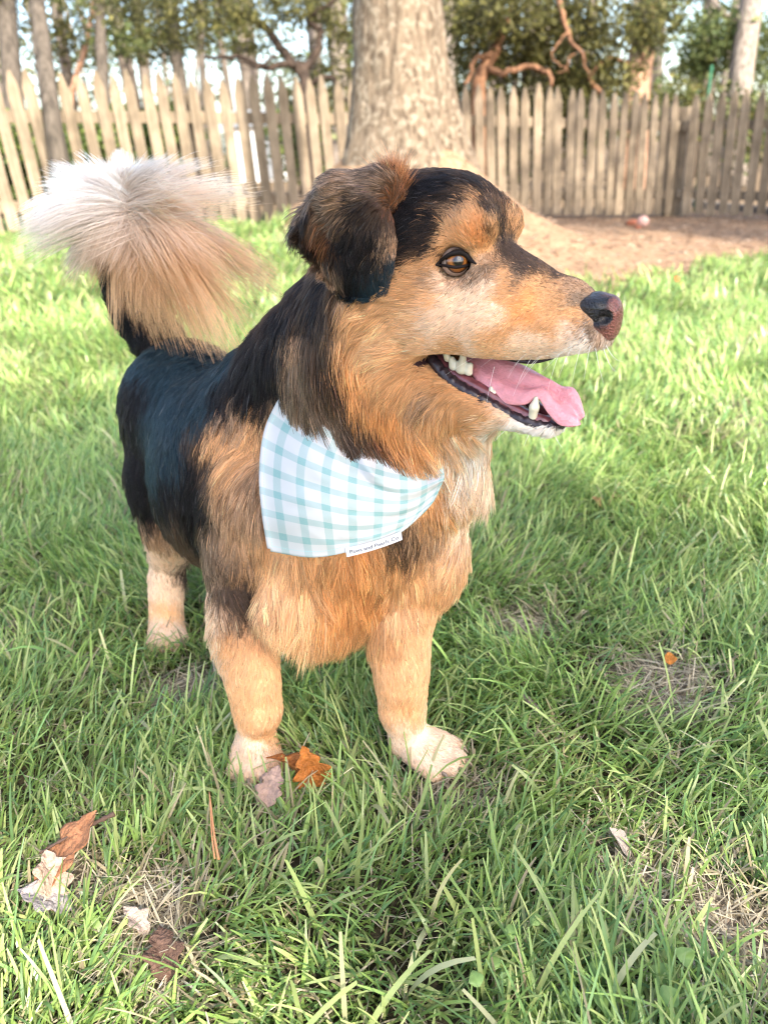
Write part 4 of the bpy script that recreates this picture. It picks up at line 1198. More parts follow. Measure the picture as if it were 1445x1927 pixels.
    curves_obj('whiskers', W, 0.00023 * np.linspace(1, .2, 8)[None] * np.ones((len(W), 1)), np.ones(W.shape) * np.array([.92, .9, .86]), M_fur, dog)
    LA = []
    for k in range(26):
        f = k / 25
        x, y = np.interp(f, [0, .5, 1], [832, 862, 892]), np.interp(f, [0, .5, 1], [482, 466, 486])
        a = sph_hit(x, y, EYE, EYE_R + 0.002, .031)
        d = unit(HN * 0.9 + HU * (0.5 - 0.3 * f) + HF * (f - 0.35) * 1.4)
        t = np.linspace(0, 1, 8)[:, None]
        l = a + d * 0.006 * t + HU * -0.002 * t ** 2
        LA.append(l); LA.append(mir(l) + 0)
    LA = np.array(LA)
    curves_obj('eyelashes', LA, 0.00014 * np.linspace(1, .2, 8)[None] * np.ones((len(LA), 1)), np.ones(LA.shape) * .012, M_fur, dog)
    M_claw = plain_mat('claw', (.30, .22, .16), rough=.35, spec=.5, noise=.2, nscale=200)
    for b, t in TOES:
        a = np.array(b) + t * .0085 + np.array([0, 0, .003])
        V, F = tube(np.array([a, a + t * .006 + [0, 0, .0005], a + t * .011 - [0, 0, .004]]), [.0024, .0019, .0006], 8)
        mesh_obj('claw', V, F, M_claw, dog)
    return dog
# ------------------------------------------------------------------ the garden
TREE_XY = np.array([0.215, 5.30])
BARE = [(-7, 30), (-1.25, 30), (-0.95, 5.6), (-0.6, 4.9), (0.0, 4.2), (0.5, 3.75), (0.95, 3.6), (1.5, 3.95), (2.1, 4.55), (3.0, 5.0), (7, 5.4)]
PATCH = [(355, 1290, .050, 1.0), (985, 1172, .050, .7), (1238, 1275, .065, .75), (275, 1700, .045, .85), (1395, 1745, .055, .65), (840, 1475, .05, .6), (1180, 1640, .05, .5), (300, 1800, .04, .6), (120, 1650, .04, .8), (555, 1465, .035, .7)]
PATCH_XY = [(G(a, b)[:2], r, s) for a, b, r, s in PATCH]

def ground_z(x, y):
    x, y = np.asarray(x, float), np.asarray(y, float)
    r = np.hypot(x - TREE_XY[0], y - TREE_XY[1])
    z = -0.042 * np.clip(x, -6, 6) * smooth(1.8, 6.0, y)
    z = z + 0.76 * np.exp(-(r / 0.63) ** 1.6) + 0.10 * np.exp(-(r / 1.8) ** 2)
    p = np.stack([x.ravel(), y.ravel(), 0 * x.ravel()], 1)
    z = z + ((vnoise(p, 1.3, 3) - 0.5) * 0.06).reshape(x.shape) * smooth(1.4, 3.0, y)
    z = z - ((vnoise(p, 9, 5)) * 0.014).reshape(x.shape) - ((vnoise(p, 60, 8)) * 0.006).reshape(x.shape)
    return z

def bare(x, y):
    """1 on bare soil, 0 on lawn"""
    b = np.interp(x, [a for a, _ in BARE], [c for _, c in BARE])
    p = np.stack([x, y, 0 * x], 1)
    n = (fbm(p, 2.6, 3, 12) - 0.5) * 0.75
    return smooth(-0.10, 0.16, y - b + n)

def patch(x, y):
    m = np.zeros(len(x))
    p = np.stack([x, y, 0 * x], 1)
    n = 0.6 + 0.9 * fbm(p, 28, 2, 31)
    for c, r, s in PATCH_XY:
        m = np.maximum(m, s * smooth(1.3, 0.5, np.hypot(x - c[0], y - c[1]) / r / n))
    return m

def build_ground():
    xs = np.concatenate([np.linspace(-120, -8, 24)[:-1], np.linspace(-8, -2, 60)[:-1], np.linspace(-2, 2, 260)[:-1], np.linspace(2, 8, 60)[:-1], np.linspace(8, 120, 24)])
    ys = np.concatenate([np.linspace(-40, -0.5, 20)[:-1], np.linspace(-0.5, 2, 200)[:-1], np.linspace(2, 10, 170)[:-1], np.linspace(10, 30, 30)[:-1], np.linspace(30, 160, 16)])
    X, Y = np.meshgrid(xs, ys)
    x, y = X.ravel(), Y.ravel()
    z = ground_z(x, y)
    V = np.stack([x, y, z], 1)
    nx = len(xs)
    j, i = np.meshgrid(np.arange(len(ys) - 1), np.arange(nx - 1), indexing='ij')
    a = (j * nx + i).ravel()
    Q = np.stack([a, a + 1, a + 1 + nx, a + nx], 1)
    b = bare(x, y)[:, None]
    f = fbm(V, 5, 4, 2)[:, None]
    soil = np.array([.295, .187, .112]) * (0.75 + 0.5 * f)
    far = smooth(8.0, 10.0, y)[:, None]
    litter = np.array([.20, .14, .085]) * (0.6 + 0.8 * f)
    thatch = np.array([.060, .050, .030]) * (0.6 + 0.8 * f)
    pt = patch(x, y)[:, None]
    c = thatch * (1 - pt) + np.array([.30, .235, .18]) * (0.55 + 0.9 * f) * pt
    c = c * (1 - b) + soil * b
    c = c * (1 - far) + litter * far
    m = attr_mat('soil', rough=0.95, spec=0.1, noise=0.45, nscale=26, bump=0.9, bscale=55)
    g = mesh_obj('ground', V, Q, m, col=c)
    tag(g, kind='structure')
    return g

M_grass = attr_mat('grass_blade', rough=0.34, spec=0.5, transl=0.40)

def blades(n, pos, L, W, segs, lean, tone, curl=0.9, tipw=0.35, az=None):
    """n grass blades as one array of quads"""
    az = rng.uniform(0, 2 * math.pi, n) if az is None else az
    d = np.stack([np.cos(az), np.sin(az), 0 * az], 1)
    face = az + rng.normal(0, 0.5, n) + math.pi / 2
    side = np.stack([np.cos(face), np.sin(face), 0 * face + rng.normal(0, .25, n)], 1)
    side = unit(side)
    a0 = lean
    bend = rng.gamma(2.0, 0.45, n) * curl
    t = np.linspace(0, 1, segs + 1)
    ang = a0[:, None] + bend[:, None] * t[None] ** 1.3
    ds = 1.0 / segs
    mid = 0.5 * (ang[:, 1:] + ang[:, :-1])
    h = np.concatenate([np.zeros((n, 1)), np.cumsum(np.sin(mid), 1) * ds], 1) * L[:, None]
    v = np.concatenate([np.zeros((n, 1)), np.cumsum(np.cos(mid), 1) * ds], 1) * L[:, None]
    twist = rng.normal(0, 0.5, n)
    c = pos[:, None] + d[:, None] * h[..., None] + np.array([0, 0, 1.0]) * v[..., None]
    b2 = unit(np.cross(side, np.array([0, 0, 1.0]) + 0.0 * side))
    sd = side[:, None] * np.cos(twist[:, None] * t[None])[..., None] + b2[:, None] * np.sin(twist[:, None] * t[None])[..., None]
    wid = W[:, None] * 0.5 * np.interp(t, [0, .3, .75, 1], [.75, 1, .85, tipw])[None]
    l, r = c - sd * wid[..., None], c + sd * wid[..., None]
    V = np.stack([l, r], 2).reshape(n, (segs + 1) * 2, 3)
    base = (np.arange(n) * (segs + 1) * 2)[:, None]
    k = np.arange(segs)[None] * 2
    Q = np.stack([base + k, base + k + 1, base + k + 3, base + k + 2], 2).reshape(-1, 4)
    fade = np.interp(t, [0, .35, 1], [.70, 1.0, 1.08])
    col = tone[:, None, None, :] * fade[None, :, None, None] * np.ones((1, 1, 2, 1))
    return V.reshape(-1, 3), Q, col.reshape(-1, 3)

def grass_tone(p, n, straw):
    f = fbm(p, 3.5, 3, 17)[:, None]
    g1, g2, g3 = np.array([.28, .40, .105]), np.array([.45, .51, .19]), np.array([.18, .30, .10])
    k = rng.random((n, 1))
    c = np.where(k < 0.45, g1, np.where(k < 0.75, g2, g3)) * (0.75 + 0.55 * f) * np.exp(rng.normal(0, .16, (n, 1)))
    s = rng.random((n, 1)) < straw[:, None]
    return np.where(s, np.array([.38, .31, .185]) * np.exp(rng.normal(0, .25, (n, 1))), c)

def build_lawn(paws):
    out = []
    def field(x0, x1, y0, y1, dens, L0, W0, segs, lean_s, curl, wide, off=0.18, inner=None):
        n = int((x1 - x0) * (y1 - y0) * dens)
        x, y = rng.uniform(x0, x1, n), rng.uniform(y0, y1, n)
        k = np.abs(x) < off + wide * y
        if inner is not None:
            k &= (np.abs(x) > 0.18 + inner * y)
        x, y = x[k], y[k]
        b = bare(x, y)
        pt = patch(x, y)
        p = np.stack([x, y, 0 * x], 1)
        dn = fbm(p, 7, 3, 44)
        k = rng.random(len(x)) > np.maximum(b * 1.02, pt * 0.93) + 0.25 * smooth(.5, .3, dn)
        for q in paws:
            k &= np.hypot(x - q[0], y - q[1]) > 0.026
        k &= np.hypot(x - TREE_XY[0], y - TREE_XY[1]) > 0.5
        x, y, p, dn, pt = x[k], y[k], p[k], dn[k], pt[k]
        n = len(x)
        pos = np.stack([x, y, ground_z(x, y) - 0.004], 1)
        L = L0 * np.exp(rng.normal(0, .28, n)) * (0.65 + 0.7 * fbm(p, 5, 2, 51)) * (1 - 0.5 * pt)
        W = W0 * np.exp(rng.normal(0, .25, n))
        swirl = (vnoise(p, 4.0, 61) * 2 - 1) * math.pi * 1.4
        az = swirl + rng.normal(0, 1.1, n)
        lean = np.abs(rng.normal(0.12, lean_s, n)) + 0.35 * vnoise(p, 6, 71)
        straw = 0.035 + 0.14 * smooth(.55, .75, fbm(p, 6, 3, 81)) + 0.5 * pt
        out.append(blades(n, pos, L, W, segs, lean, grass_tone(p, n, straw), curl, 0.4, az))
    field(-1.1, 1.1, 0.30, 1.7, 40000, 0.052, 0.0027, 5, 0.42, 0.85, 0.60)
    field(-1.6, 1.6, 1.7, 3.2, 15000, 0.052, 0.0040, 3, 0.36, 0.8, 0.56)
    field(-3.6, 3.6, 3.2, 7.6, 3600, 0.062, 0.0075, 3, 0.32, 0.8, 0.56)
    field(-3.5, 3.5, -0.6, 3.2, 4200, 0.056, 0.0062, 3, 0.36, 0.8, 0.9, 1.6, 0.56)          # the lawn goes on to either side
    field(-8.0, 8.0, 3.2, 7.0, 1100, 0.062, 0.0110, 2, 0.32, 0.8, 0.9, 1.6, 0.55)
    # coarse broad blades and flattened ones here and there
    n = 650
    y = 0.32 + 1.5 * rng.random(n); x = rng.uniform(-1, 1, n) * (0.15 + 0.58 * y)
    k = (fbm(np.stack([x, y, 0 * x], 1), 5, 2, 101) > .48) & (np.min([np.hypot(x - q[0], y - q[1]) for q in paws], 0) > .05)
    x, y = x[k], y[k]; n = len(x)
    pos = np.stack([x, y, ground_z(x, y) + .004], 1)
    wc = np.where(rng.random((n, 1)) < .6, np.array([.36, .42, .15]), np.array([.52, .50, .27])) * np.exp(rng.normal(0, .18, (n, 1)))
    out.append(blades(n, pos, rng.uniform(.045, .105, n), rng.uniform(.0036, .0062, n), 6, np.abs(rng.normal(.55, .4, n)), wc, .8, .55))
    V, Q, C = [], [], []
    b = 0
    for v, q, c in out:
        V.append(v); Q.append(q + b); C.append(c); b += len(v)
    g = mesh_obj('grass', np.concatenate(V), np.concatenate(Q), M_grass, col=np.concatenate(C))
    tag(g, 'mown green lawn grass with scattered straw blades', 'grass', kind='stuff')
    # dry thatch and clippings lying among the blades
    n = 15000
    y = 0.3 + 1.7 * rng.random(n) ** 1.2; x = rng.uniform(-1, 1, n) * (0.18 + 0.6 * y)
    for c, r, s_ in PATCH_XY:
        m = int(48000 * r * r * s_ * 3.2)
        a_, q_ = rng.uniform(0, 6.283, m), r * 1.25 * np.sqrt(rng.random(m))
        x = np.concatenate([x, c[0] + q_ * np.cos(a_)]); y = np.concatenate([y, c[1] + q_ * np.sin(a_)])
    n = len(x)
    pt = patch(x, y)
    k = rng.random(n) < 0.35 + pt
    x, y, pt = x[k], y[k], pt[k]; n = len(x)
    pos = np.stack([x, y, ground_z(x, y) + rng.uniform(0.001, 0.014, n)], 1)
    v, q, c = blades(n, pos, rng.uniform(.018, .055, n), rng.uniform(.0008, .0022, n), 3, np.full(n, 1.30) + rng.normal(0, .16, n), np.array([.50, .42, .29]) * np.exp(rng.normal(0, .35, (n, 1))), 0.25, 0.6)
    t = mesh_obj('dry_grass', v, q, M_grass, col=c)
    tag(t, 'dry straw clippings lying between the blades', 'straw', kind='stuff')
    # flecks of straw and leaf on the bare soil
    n = 9000
    x, y = rng.uniform(-1.5, 4.5, n), rng.uniform(3.4, 8.2, n)
    k = bare(x, y) > 0.5
    x, y = x[k], y[k]; n = len(x)
    pos = np.stack([x, y, ground_z(x, y) + 0.004], 1)
    col = np.where(rng.random((n, 1)) < .6, np.array([.50, .36, .24]), np.array([.24, .14, .08])) * np.exp(rng.normal(0, .3, (n, 1)))
    v, q, c = blades(n, pos, rng.uniform(.02, .07, n), rng.uniform(.004, .02, n), 2, np.full(n, 1.4), col, 0.3, 0.6)
    t = mesh_obj('leaf_litter', v, q, M_grass, col=c)
    tag(t, 'straw and leaf flecks on the bare soil round the tree', 'leaf litter', kind='stuff')

# ------------------------------------------------------------------ fence
def wood_mat(name, a, b2, dark=0.5):
    m, N, L, b = new_mat(name)
    tc = N.new('ShaderNodeTexCoord'); oi = N.new('ShaderNodeObjectInfo')
    ad = N.new('ShaderNodeVectorMath'); ad.operation = 'ADD'; L.new(tc.outputs['Object'], ad.inputs[0]); L.new(oi.outputs['Random'], ad.inputs[1])
    mp = N.new('ShaderNodeMapping'); mp.inputs['Scale'].default_value = (70, 30, 3.5); L.new(ad.outputs[0], mp.inputs['Vector'])
    nz = N.new('ShaderNodeTexNoise'); nz.inputs['Scale'].default_value = 1.0; nz.inputs['Detail'].default_value = 6; L.new(mp.outputs[0], nz.inputs['Vector'])
    r = N.new('ShaderNodeValToRGB'); r.color_ramp.elements[0].position = .3; r.color_ramp.elements[1].position = .72
    r.color_ramp.elements[0].color = a + (1,); r.color_ramp.elements[1].color = b2 + (1,)
    L.new(nz.outputs['Fac'], r.inputs[0])
    n2 = N.new('ShaderNodeTexNoise'); n2.inputs['Scale'].default_value = 5; n2.inputs['Detail'].default_value = 4; L.new(ad.outputs[0], n2.inputs['Vector'])
    mr = N.new('ShaderNodeMapRange'); mr.inputs[1].default_value = .35; mr.inputs[2].default_value = .65; mr.inputs[3].default_value = dark; mr.inputs[4].default_value = 1.08
    L.new(n2.outputs['Fac'], mr.inputs[0])
    mv = N.new('ShaderNodeMath'); mv.operation = 'MULTIPLY'
    rr = N.new('ShaderNodeMapRange'); rr.inputs[3].default_value = .78; rr.inputs[4].default_value = 1.12; L.new(oi.outputs['Random'], rr.inputs[0])
    L.new(mr.outputs[0], mv.inputs[0]); L.new(rr.outputs[0], mv.inputs[1])
    mx = N.new('ShaderNodeMix'); mx.data_type = 'RGBA'; mx.blend_type = 'MULTIPLY'; mx.inputs[0].default_value = 1
    L.new(r.outputs[0], mx.inputs[6]); L.new(mv.outputs[0], mx.inputs[7]); L.new(mx.outputs[2], b.inputs['Base Color'])
    bp = N.new('ShaderNodeBump'); bp.inputs['Strength'].default_value = .5; bp.inputs['Distance'].default_value = .004; L.new(nz.outputs['Fac'], bp.inputs['Height']); L.new(bp.outputs[0], b.inputs['Normal'])
    b.inputs['Roughness'].default_value = .85; b.inputs['Specular IOR Level'].default_value = .2
    return m

def picket_mesh(m, w, h, seed):
    r = random.Random(seed)
    hw = w / 2
    prof = [(-hw, 0), (hw, 0), (hw, h - .135)]
    for k in range(1, 6):
        t = k / 6
        prof.append((hw * (1 - t) ** 0.62 * (1 + .02 * r.uniform(-1, 1)), h - .135 + .135 * t))
    prof.append((r.uniform(-.003, .003), h))
    for k in range(5, 0, -1):
        t = k / 6
        prof.append((-hw * (1 - t) ** 0.62 * (1 + .02 * r.uniform(-1, 1)), h - .135 + .135 * t))
    prof.append((-hw, h - .135))
    n = len(prof); th = .010
    cx = [p[0] * .93 for p in prof]
    V = [(x * .93, -th - .003, z if z > 0 else 0.0) for x, z in prof] + [(x, -th, z) for x, z in prof] + [(x, th, z) for x, z in prof]
    F = [tuple(range(n))]
    for a in (0, n):
        for i in range(n):
            j = (i + 1) % n
            F.append((a + j, a + i, a + n + i, a + n + j))
    F.append(tuple(reversed(range(2 * n, 3 * n))))
    me = bpy.data.meshes.new('picket')
    me.from_pydata(V, [], F)
    me.materials.append(m)
    return me

def box_mesh(name, sx, sy, sz, m, z0=0.0, bev=0.004):
    bm = bmesh.new()
    bmesh.ops.create_cube(bm, size=1)
    for v in bm.verts:
        v.co = Vector((v.co.x * sx, v.co.y * sy, (v.co.z + .5) * sz + z0))
    if bev:
        bmesh.ops.bevel(bm, geom=bm.edges[:], offset=bev, segments=1, affect='EDGES')
    me = bpy.data.meshes.new(name); bm.to_mesh(me); bm.free()
    me.materials.append(m)
    return me

def build_fence(A, B, label, lean, wood, first=0.0, gap=0.118):
    A, B = np.array(A, float), np.array(B, float)
    run = B - A; Ln = np.hypot(*run); t = run / Ln
    yaw = math.atan2(t[1], t[0])
    base = Vector((A[0], A[1], float(ground_z(A[0], A[1]))))
    f = empty('picket_fence', base)
    tag(f, label, 'fence', 'picket fence runs round the garden')
    variants = [picket_mesh(wood, .084, 1.10, k) for k in range(6)]
    nb = int((Ln - first) / gap) + 1
    back = np.array([-t[1], t[0]])            # away from the lawn
    for i in range(nb):
        s = first + i * gap + random.uniform(-.006, .006)
        q = A + t * s
        o = bpy.data.objects.new('picket', variants[i % 6]); COL.objects.link(o)
        z = float(ground_z(q[0], q[1])) + 0.035 + random.uniform(-.012, .012)
        ln = lean + random.uniform(-.011, .011)
        o.matrix_world = Matrix.Translation((q[0], q[1], z)) @ Matrix.Rotation(yaw, 4, 'Z') @ Matrix.Rotation(-ln, 4, 'Y') @ Matrix.Rotation(random.uniform(-.015, .015), 4, 'X') @ Matrix.Diagonal((random.uniform(.94, 1.06), 1, random.uniform(.985, 1.012), 1))
        put(o, f)
    npst = max(2, int(round(Ln / 2.3)) + 1)
    pm = box_mesh('post', .09, .09, 1.04, wood)
    ps = [Ln * k / (npst - 1) for k in range(npst)]
    for s in ps:
        q = A + t * s + back * .11
        o = bpy.data.objects.new('post', pm); COL.objects.link(o)
        o.matrix_world = Matrix.Translation((q[0], q[1], float(ground_z(q[0], q[1])) - .03)) @ Matrix.Rotation(yaw, 4, 'Z') @ Matrix.Rotation(-lean, 4, 'Y')
        put(o, f)
    for k in range(npst - 1):
        for hh in (.22, .84):
            q0 = A + t * ps[k] + back * .036 - t * hh * math.tan(lean); q1 = A + t * ps[k + 1] + back * .036 - t * hh * math.tan(lean)
            z0, z1 = float(ground_z(*q0)) + hh, float(ground_z(*q1)) + hh
            d = Vector((q1[0] - q0[0], q1[1] - q0[1], z1 - z0))
            me = box_mesh('rail', d.length - .004, .038, .085, wood, -.0425)
            o = bpy.data.objects.new('rail', me); COL.objects.link(o)
            pitch = math.atan2(d.z, math.hypot(d.x, d.y))
            c = (np.array([*q0, z0]) + np.array([*q1, z1])) / 2
            o.matrix_world = Matrix.Translation(c) @ Matrix.Rotation(yaw, 4, 'Z') @ Matrix.Rotation(-pitch, 4, 'Y')
            put(o, f)
    return f

# ------------------------------------------------------------------ trees
def bark_mat(name, a, b2, sx=14, sz=3.0, bump=.8, patchy=None):
    m, N, L, b = new_mat(name)
    tc = N.new('ShaderNodeTexCoord'); mp = N.new('ShaderNodeMapping'); mp.inputs['Scale'].default_value = (sx, sx, sz)
    L.new(tc.outputs['Object'], mp.inputs['Vector'])
    nz = N.new('ShaderNodeTexNoise'); nz.inputs['Scale'].default_value = 1; nz.inputs['Detail'].default_value = 8; nz.inputs['Roughness'].default_value = .65
    L.new(mp.outputs[0], nz.inputs['Vector'])
    r = N.new('ShaderNodeValToRGB'); r.color_ramp.elements[0].position = .36; r.color_ramp.elements[1].position = .62
    r.color_ramp.elements[0].color = a + (1,); r.color_ramp.elements[1].color = b2 + (1,)
    L.new(nz.outputs['Fac'], r.inputs[0])
    src = r.outputs[0]
    if patchy:
        n2 = N.new('ShaderNodeTexNoise'); n2.inputs['Scale'].default_value = 24; n2.inputs['Detail'].default_value = 5; L.new(tc.outputs['Object'], n2.inputs['Vector'])
        mr = N.new('ShaderNodeMapRange'); mr.inputs[1].default_value = .50; mr.inputs[2].default_value = .62; L.new(n2.outputs['Fac'], mr.inputs[0])
        mx = N.new('ShaderNodeMix'); mx.data_type = 'RGBA'; mx.inputs[7].default_value = patchy + (1,); L.new(mr.outputs[0], mx.inputs[0]); L.new(src, mx.inputs[6]); src = mx.outputs[2]
    L.new(src, b.inputs['Base Color'])
    bp = N.new('ShaderNodeBump'); bp.inputs['Strength'].default_value = bump; bp.inputs['Distance'].default_value = .03; L.new(nz.outputs['Fac'], bp.inputs['Height']); L.new(bp.outputs[0], b.inputs['Normal'])
    b.inputs['Roughness'].default_value = .9; b.inputs['Specular IOR Level'].default_value = .15
    return m

def leaf_cloud(cent, rad, n, size, tone, droop=0.0, aspect=2.2, hollow=0.0, jag=0.35):
    """leaf-sized quads through a set of ellipsoid clumps; cent (m,3), rad (m,3)"""
    m = len(cent)
    vol = rad.prod(1) ** (2 / 3); k = rng.choice(m, n, p=vol / vol.sum())
    d = unit(rng.normal(size=(n, 3)))
    rr = (hollow + (1 - hollow) * rng.random(n)) ** (1 / 2.2) * (1 + jag * (vnoise(d + cent[k], 2.2, 5) - .5) * 2)
    p = cent[k] + d * rr[:, None] * rad[k]
    ax = unit(rng.normal(size=(n, 3)) + d * 0.8 + np.array([0, 0, -droop]))
    sd = unit(np.cross(ax, rng.normal(size=(n, 3))))
    s = size * np.exp(rng.normal(0, .3, n))
    a, b = ax * s[:, None], sd * (s / aspect)[:, None]
    V = np.stack([p - a * .5, p + b * .5, p + a * .5, p - b * .5], 1).reshape(-1, 3)
    Q = np.arange(4 * n).reshape(n, 4)
    tn = np.asarray(tone, float)
    c = tn[rng.integers(0, len(tn), n)] * np.exp(rng.normal(0, .22, (n, 1))) * (0.7 + 0.6 * vnoise(cent[k], 3.1, 9))[:, None]
    return V, Q, np.repeat(c, 4, 0)

M_leaf = attr_mat('foliage', rough=0.55, spec=0.25, transl=0.35)

def tree(name, label, path, radii, bark, branches=(), clumps=(), leaves=(), n=0, size=.08, tones=(), droop=.2, group=None, aspect=2.2, sides=14, cat='tree'):
    path = np.asarray(path, float)
    base = path[0]
    t = empty(name, base)
    tag(t, label, cat, group)
    pts = catmull(path, 5 * len(path))
    rr = np.interp(np.linspace(0, 1, len(pts)), np.linspace(0, 1, len(radii)), radii)
    V, F = tube(pts - base, rr, sides)
    mesh_obj('trunk', V, F, bark, t)
    for bp, r0, r1 in branches:
        c = catmull(np.asarray(bp, float), 6 * len(bp))
        wob = np.cumsum(rng.normal(0, .012, c.shape), 0); wob -= wob[0]
        V, F = tube(c + wob - base, np.linspace(r0, r1, len(c)), 8)
        mesh_obj('branch', V, F, bark, t)
    if n:
        V, Q, C = leaf_cloud(np.array([c for c, r in clumps]) - base, np.array([r for c, r in clumps], float), n, size, tones, droop, aspect)
        cr = mesh_obj('crown', V, Q, M_leaf, t, shade=False, col=C)
    return t

def build_big_tree(bark):
    base = np.array([TREE_XY[0], TREE_XY[1], float(ground_z(*TREE_XY)) - .45])
    t = empty('tree', base)
    tag(t, 'thick pale trunk with flaring roots standing in bare soil', 'tree')
    n, hs = 56, np.concatenate([np.linspace(0, 1.6, 44), np.linspace(1.7, 7, 26)])
    V = []
    for h in hs:
        r = 0.232 + 0.17 * math.exp(-(h / .48) ** 1.3) * 1.1 + 0.035 * math.exp(-h / 1.4) - .010 * h
        cx, cy = -.034 * h + .02 * math.sin(h * 1.1), .01 * h
        for k in range(n):
            a = 2 * math.pi * k / n
            lob = 1 + 0.13 * math.exp(-h / .55) * (math.sin(3 * a + .6) + .6 * math.sin(5 * a + 2)) + .018 * math.sin(4 * a + h) + .010 * math.sin(9 * a + 2.3 * h)
            V.append((cx + r * lob * math.cos(a), cy + r * lob * math.sin(a), h))
    V = np.array(V)
    d = V.copy(); d[:, 2] = 0
    nn = (fbm(V * [1, 1, .35], 16, 3, 91) - .5) * .040 + (fbm(V * [1, 1, .4], 45, 2, 92) - .5) * .022
    V = V + unit(d) * nn[:, None]
    Q = np.array([(i * n + k, i * n + (k + 1) % n, (i + 1) * n + (k + 1) % n, (i + 1) * n + k) for i in range(len(hs) - 1) for k in range(n)])
    mesh_obj('trunk', V, Q, bark, t)
    return t
def build_woods():
    cedar_bark = bark_mat('cedar_bark', (.10, .050, .028), (.30, .155, .085), 22, 2.5, .8)
    dark_bark = bark_mat('dark_bark', (.028, .020, .015), (.075, .052, .038), 22, 3, .8)
    grey_bark = bark_mat('grey_bark', (.13, .105, .085), (.32, .265, .215), 16, 4, .7)
    mid_bark = bark_mat('mid_bark', (.055, .045, .035), (.135, .11, .085), 22, 4, .7)
    pine_bark = bark_mat('pine_bark', (.17, .085, .048), (.46, .28, .18), 16, 3.0, .9)
    pale_bark = bark_mat('pale_bark', (.085, .060, .040), (.255, .19, .13), 34, 6.5, 1.0, (.31, .25, .18))
    build_big_tree(pale_bark)
    Tn = 'trees standing beyond the picket fence'
    cg = [(.070, .070, .020), (.12, .115, .032), (.040, .038, .016), (.17, .155, .050)]
    pg = [(.12, .15, .05), (.16, .18, .06), (.08, .11, .04)]
    def at(px, py, d):
        return P(px, py, d)
    def gp(px, d, z=None):
        p = P(px, 300, d)
        return np.array([p[0], p[1], float(ground_z(p[0], p[1])) if z is None else z])
    # slim tree in front of the fence
    b = gp(112, 5.55)
    tree('tree', 'slim dark trunk standing close in front of the left fence pickets', [b, at(104, 250, 5.55), at(88, 130, 5.6), at(70, 0, 5.7), at(48, -200, 5.9)], [.085, .062, .058, .056, .05], mid_bark)
    # cedar left of the big trunk
    b = gp(582, 8.6)
    br = [([at(570, 140, 8.6), at(545, 110, 8.5), at(505, 108, 8.4), at(460, 88, 8.3), at(405, 85, 8.3)], .045, .018),
          ([at(572, 130, 8.6), at(600, 95, 8.6), at(615, 60, 8.6), at(598, 40, 8.6), at(655, 5, 8.6)], .05, .02),
          ([at(576, 160, 8.6), at(620, 150, 8.5), at(640, 170, 8.5), at(668, 185, 8.4)], .03, .012),
          ([at(560, 128, 8.6), at(500, 60, 8.8), at(420, 20, 9.0), at(330, -30, 9.2)], .05, .03),
          ([at(520, 108, 8.4), at(480, 130, 8.2), at(440, 120, 8.2)], .02, .010)]
    cl = [(at(x, y, d), (rx, .7, rz)) for x, y, d, rx, rz in ((300, 40, 9.0, .55, .22), (380, 20, 8.6, .6, .20), (450, 40, 8.4, .5, .18), (520, 15, 8.5, .6, .18), (590, 30, 8.8, .5, .16), (640, 60, 9.2, .4, .20), (250, 10, 9.2, .6, .25), (560, -40, 8.6, 1.0, .3), (400, -50, 8.6, 1.1, .3), (470, 90, 9.4, .35, .10), (620, 130, 9.6, .45, .22), (560, 190, 9.8, .6, .22), (640, 200, 9.5, .4, .3), (350, 80, 9.4, .4, .12))]
    tree('cedar_tree', 'dark forked cedar with drooping green sprays left of the thick trunk', [b, at(580, 230, 8.6), at(572, 140, 8.6), at(560, 120, 8.6)], [.085, .07, .065, .05], dark_bark, br, cl, n=12500, size=.065, tones=cg, droop=.5, group=Tn, aspect=3.4)
    # cedar right of the big trunk
    b = gp(905, 9.2)
    br = [([at(935, 90, 9.2), at(960, 30, 9.2), at(985, -20, 9.3)], .05, .03), ([at(915, 130, 9.2), at(955, 140, 9.0), at(1000, 128, 8.9), at(1035, 140, 8.8), at(1028, 165, 8.7)], .04, .022),
          ([at(1050, 0, 8.6), at(1068, 60, 8.5), at(1085, 110, 8.4), at(1090, 135, 8.4)], .030, .008), ([at(1130, 175, 9.4), at(1120, 130, 9.4), at(1150, 105, 9.4), at(1180, 110, 9.4)], .03, .012),
          ([at(935, 90, 9.2), at(905, 110, 9.0), at(880, 160, 9.0)], .035, .02), ([at(1068, 60, 8.5), at(1040, 100, 8.5), at(1060, 130, 8.5)], .012, .005), ([at(1080, 100, 8.4), at(1050, 120, 8.4)], .010, .004)]
    cl = [(at(x, y, d), (rx, .8, rz)) for x, y, d, rx, rz in ((890, 30, 9.0, .5, .35), (960, 20, 8.8, .55, .3), (1010, 60, 9.4, .5, .3), (1080, 20, 9.2, .5, .3), (1130, 60, 9.4, .45, .35), (900, 100, 9.8, .5, .35), (980, 110, 9.8, .6, .3), (1070, 130, 9.9, .6, .3), (1140, 150, 9.9, .5, .3), (1220, 40, 9.6, .35, .35), (1000, -60, 9.2, 1.3, .35), (920, 190, 10, .6, .35), (1050, 200, 10, .7, .35))]
    tree('cedar_tree', 'bent orange brown cedar with heavy green crown right of the thick trunk', [b, at(900, 190, 9.2), at(905, 140, 9.2), at(935, 90, 9.2)], [.10, .085, .08, .065], cedar_bark, br, cl, n=21000, size=.075, tones=cg, droop=.5, group=Tn, aspect=3.0)
    # trunks to the right
    b = gp(1190, 11.5)
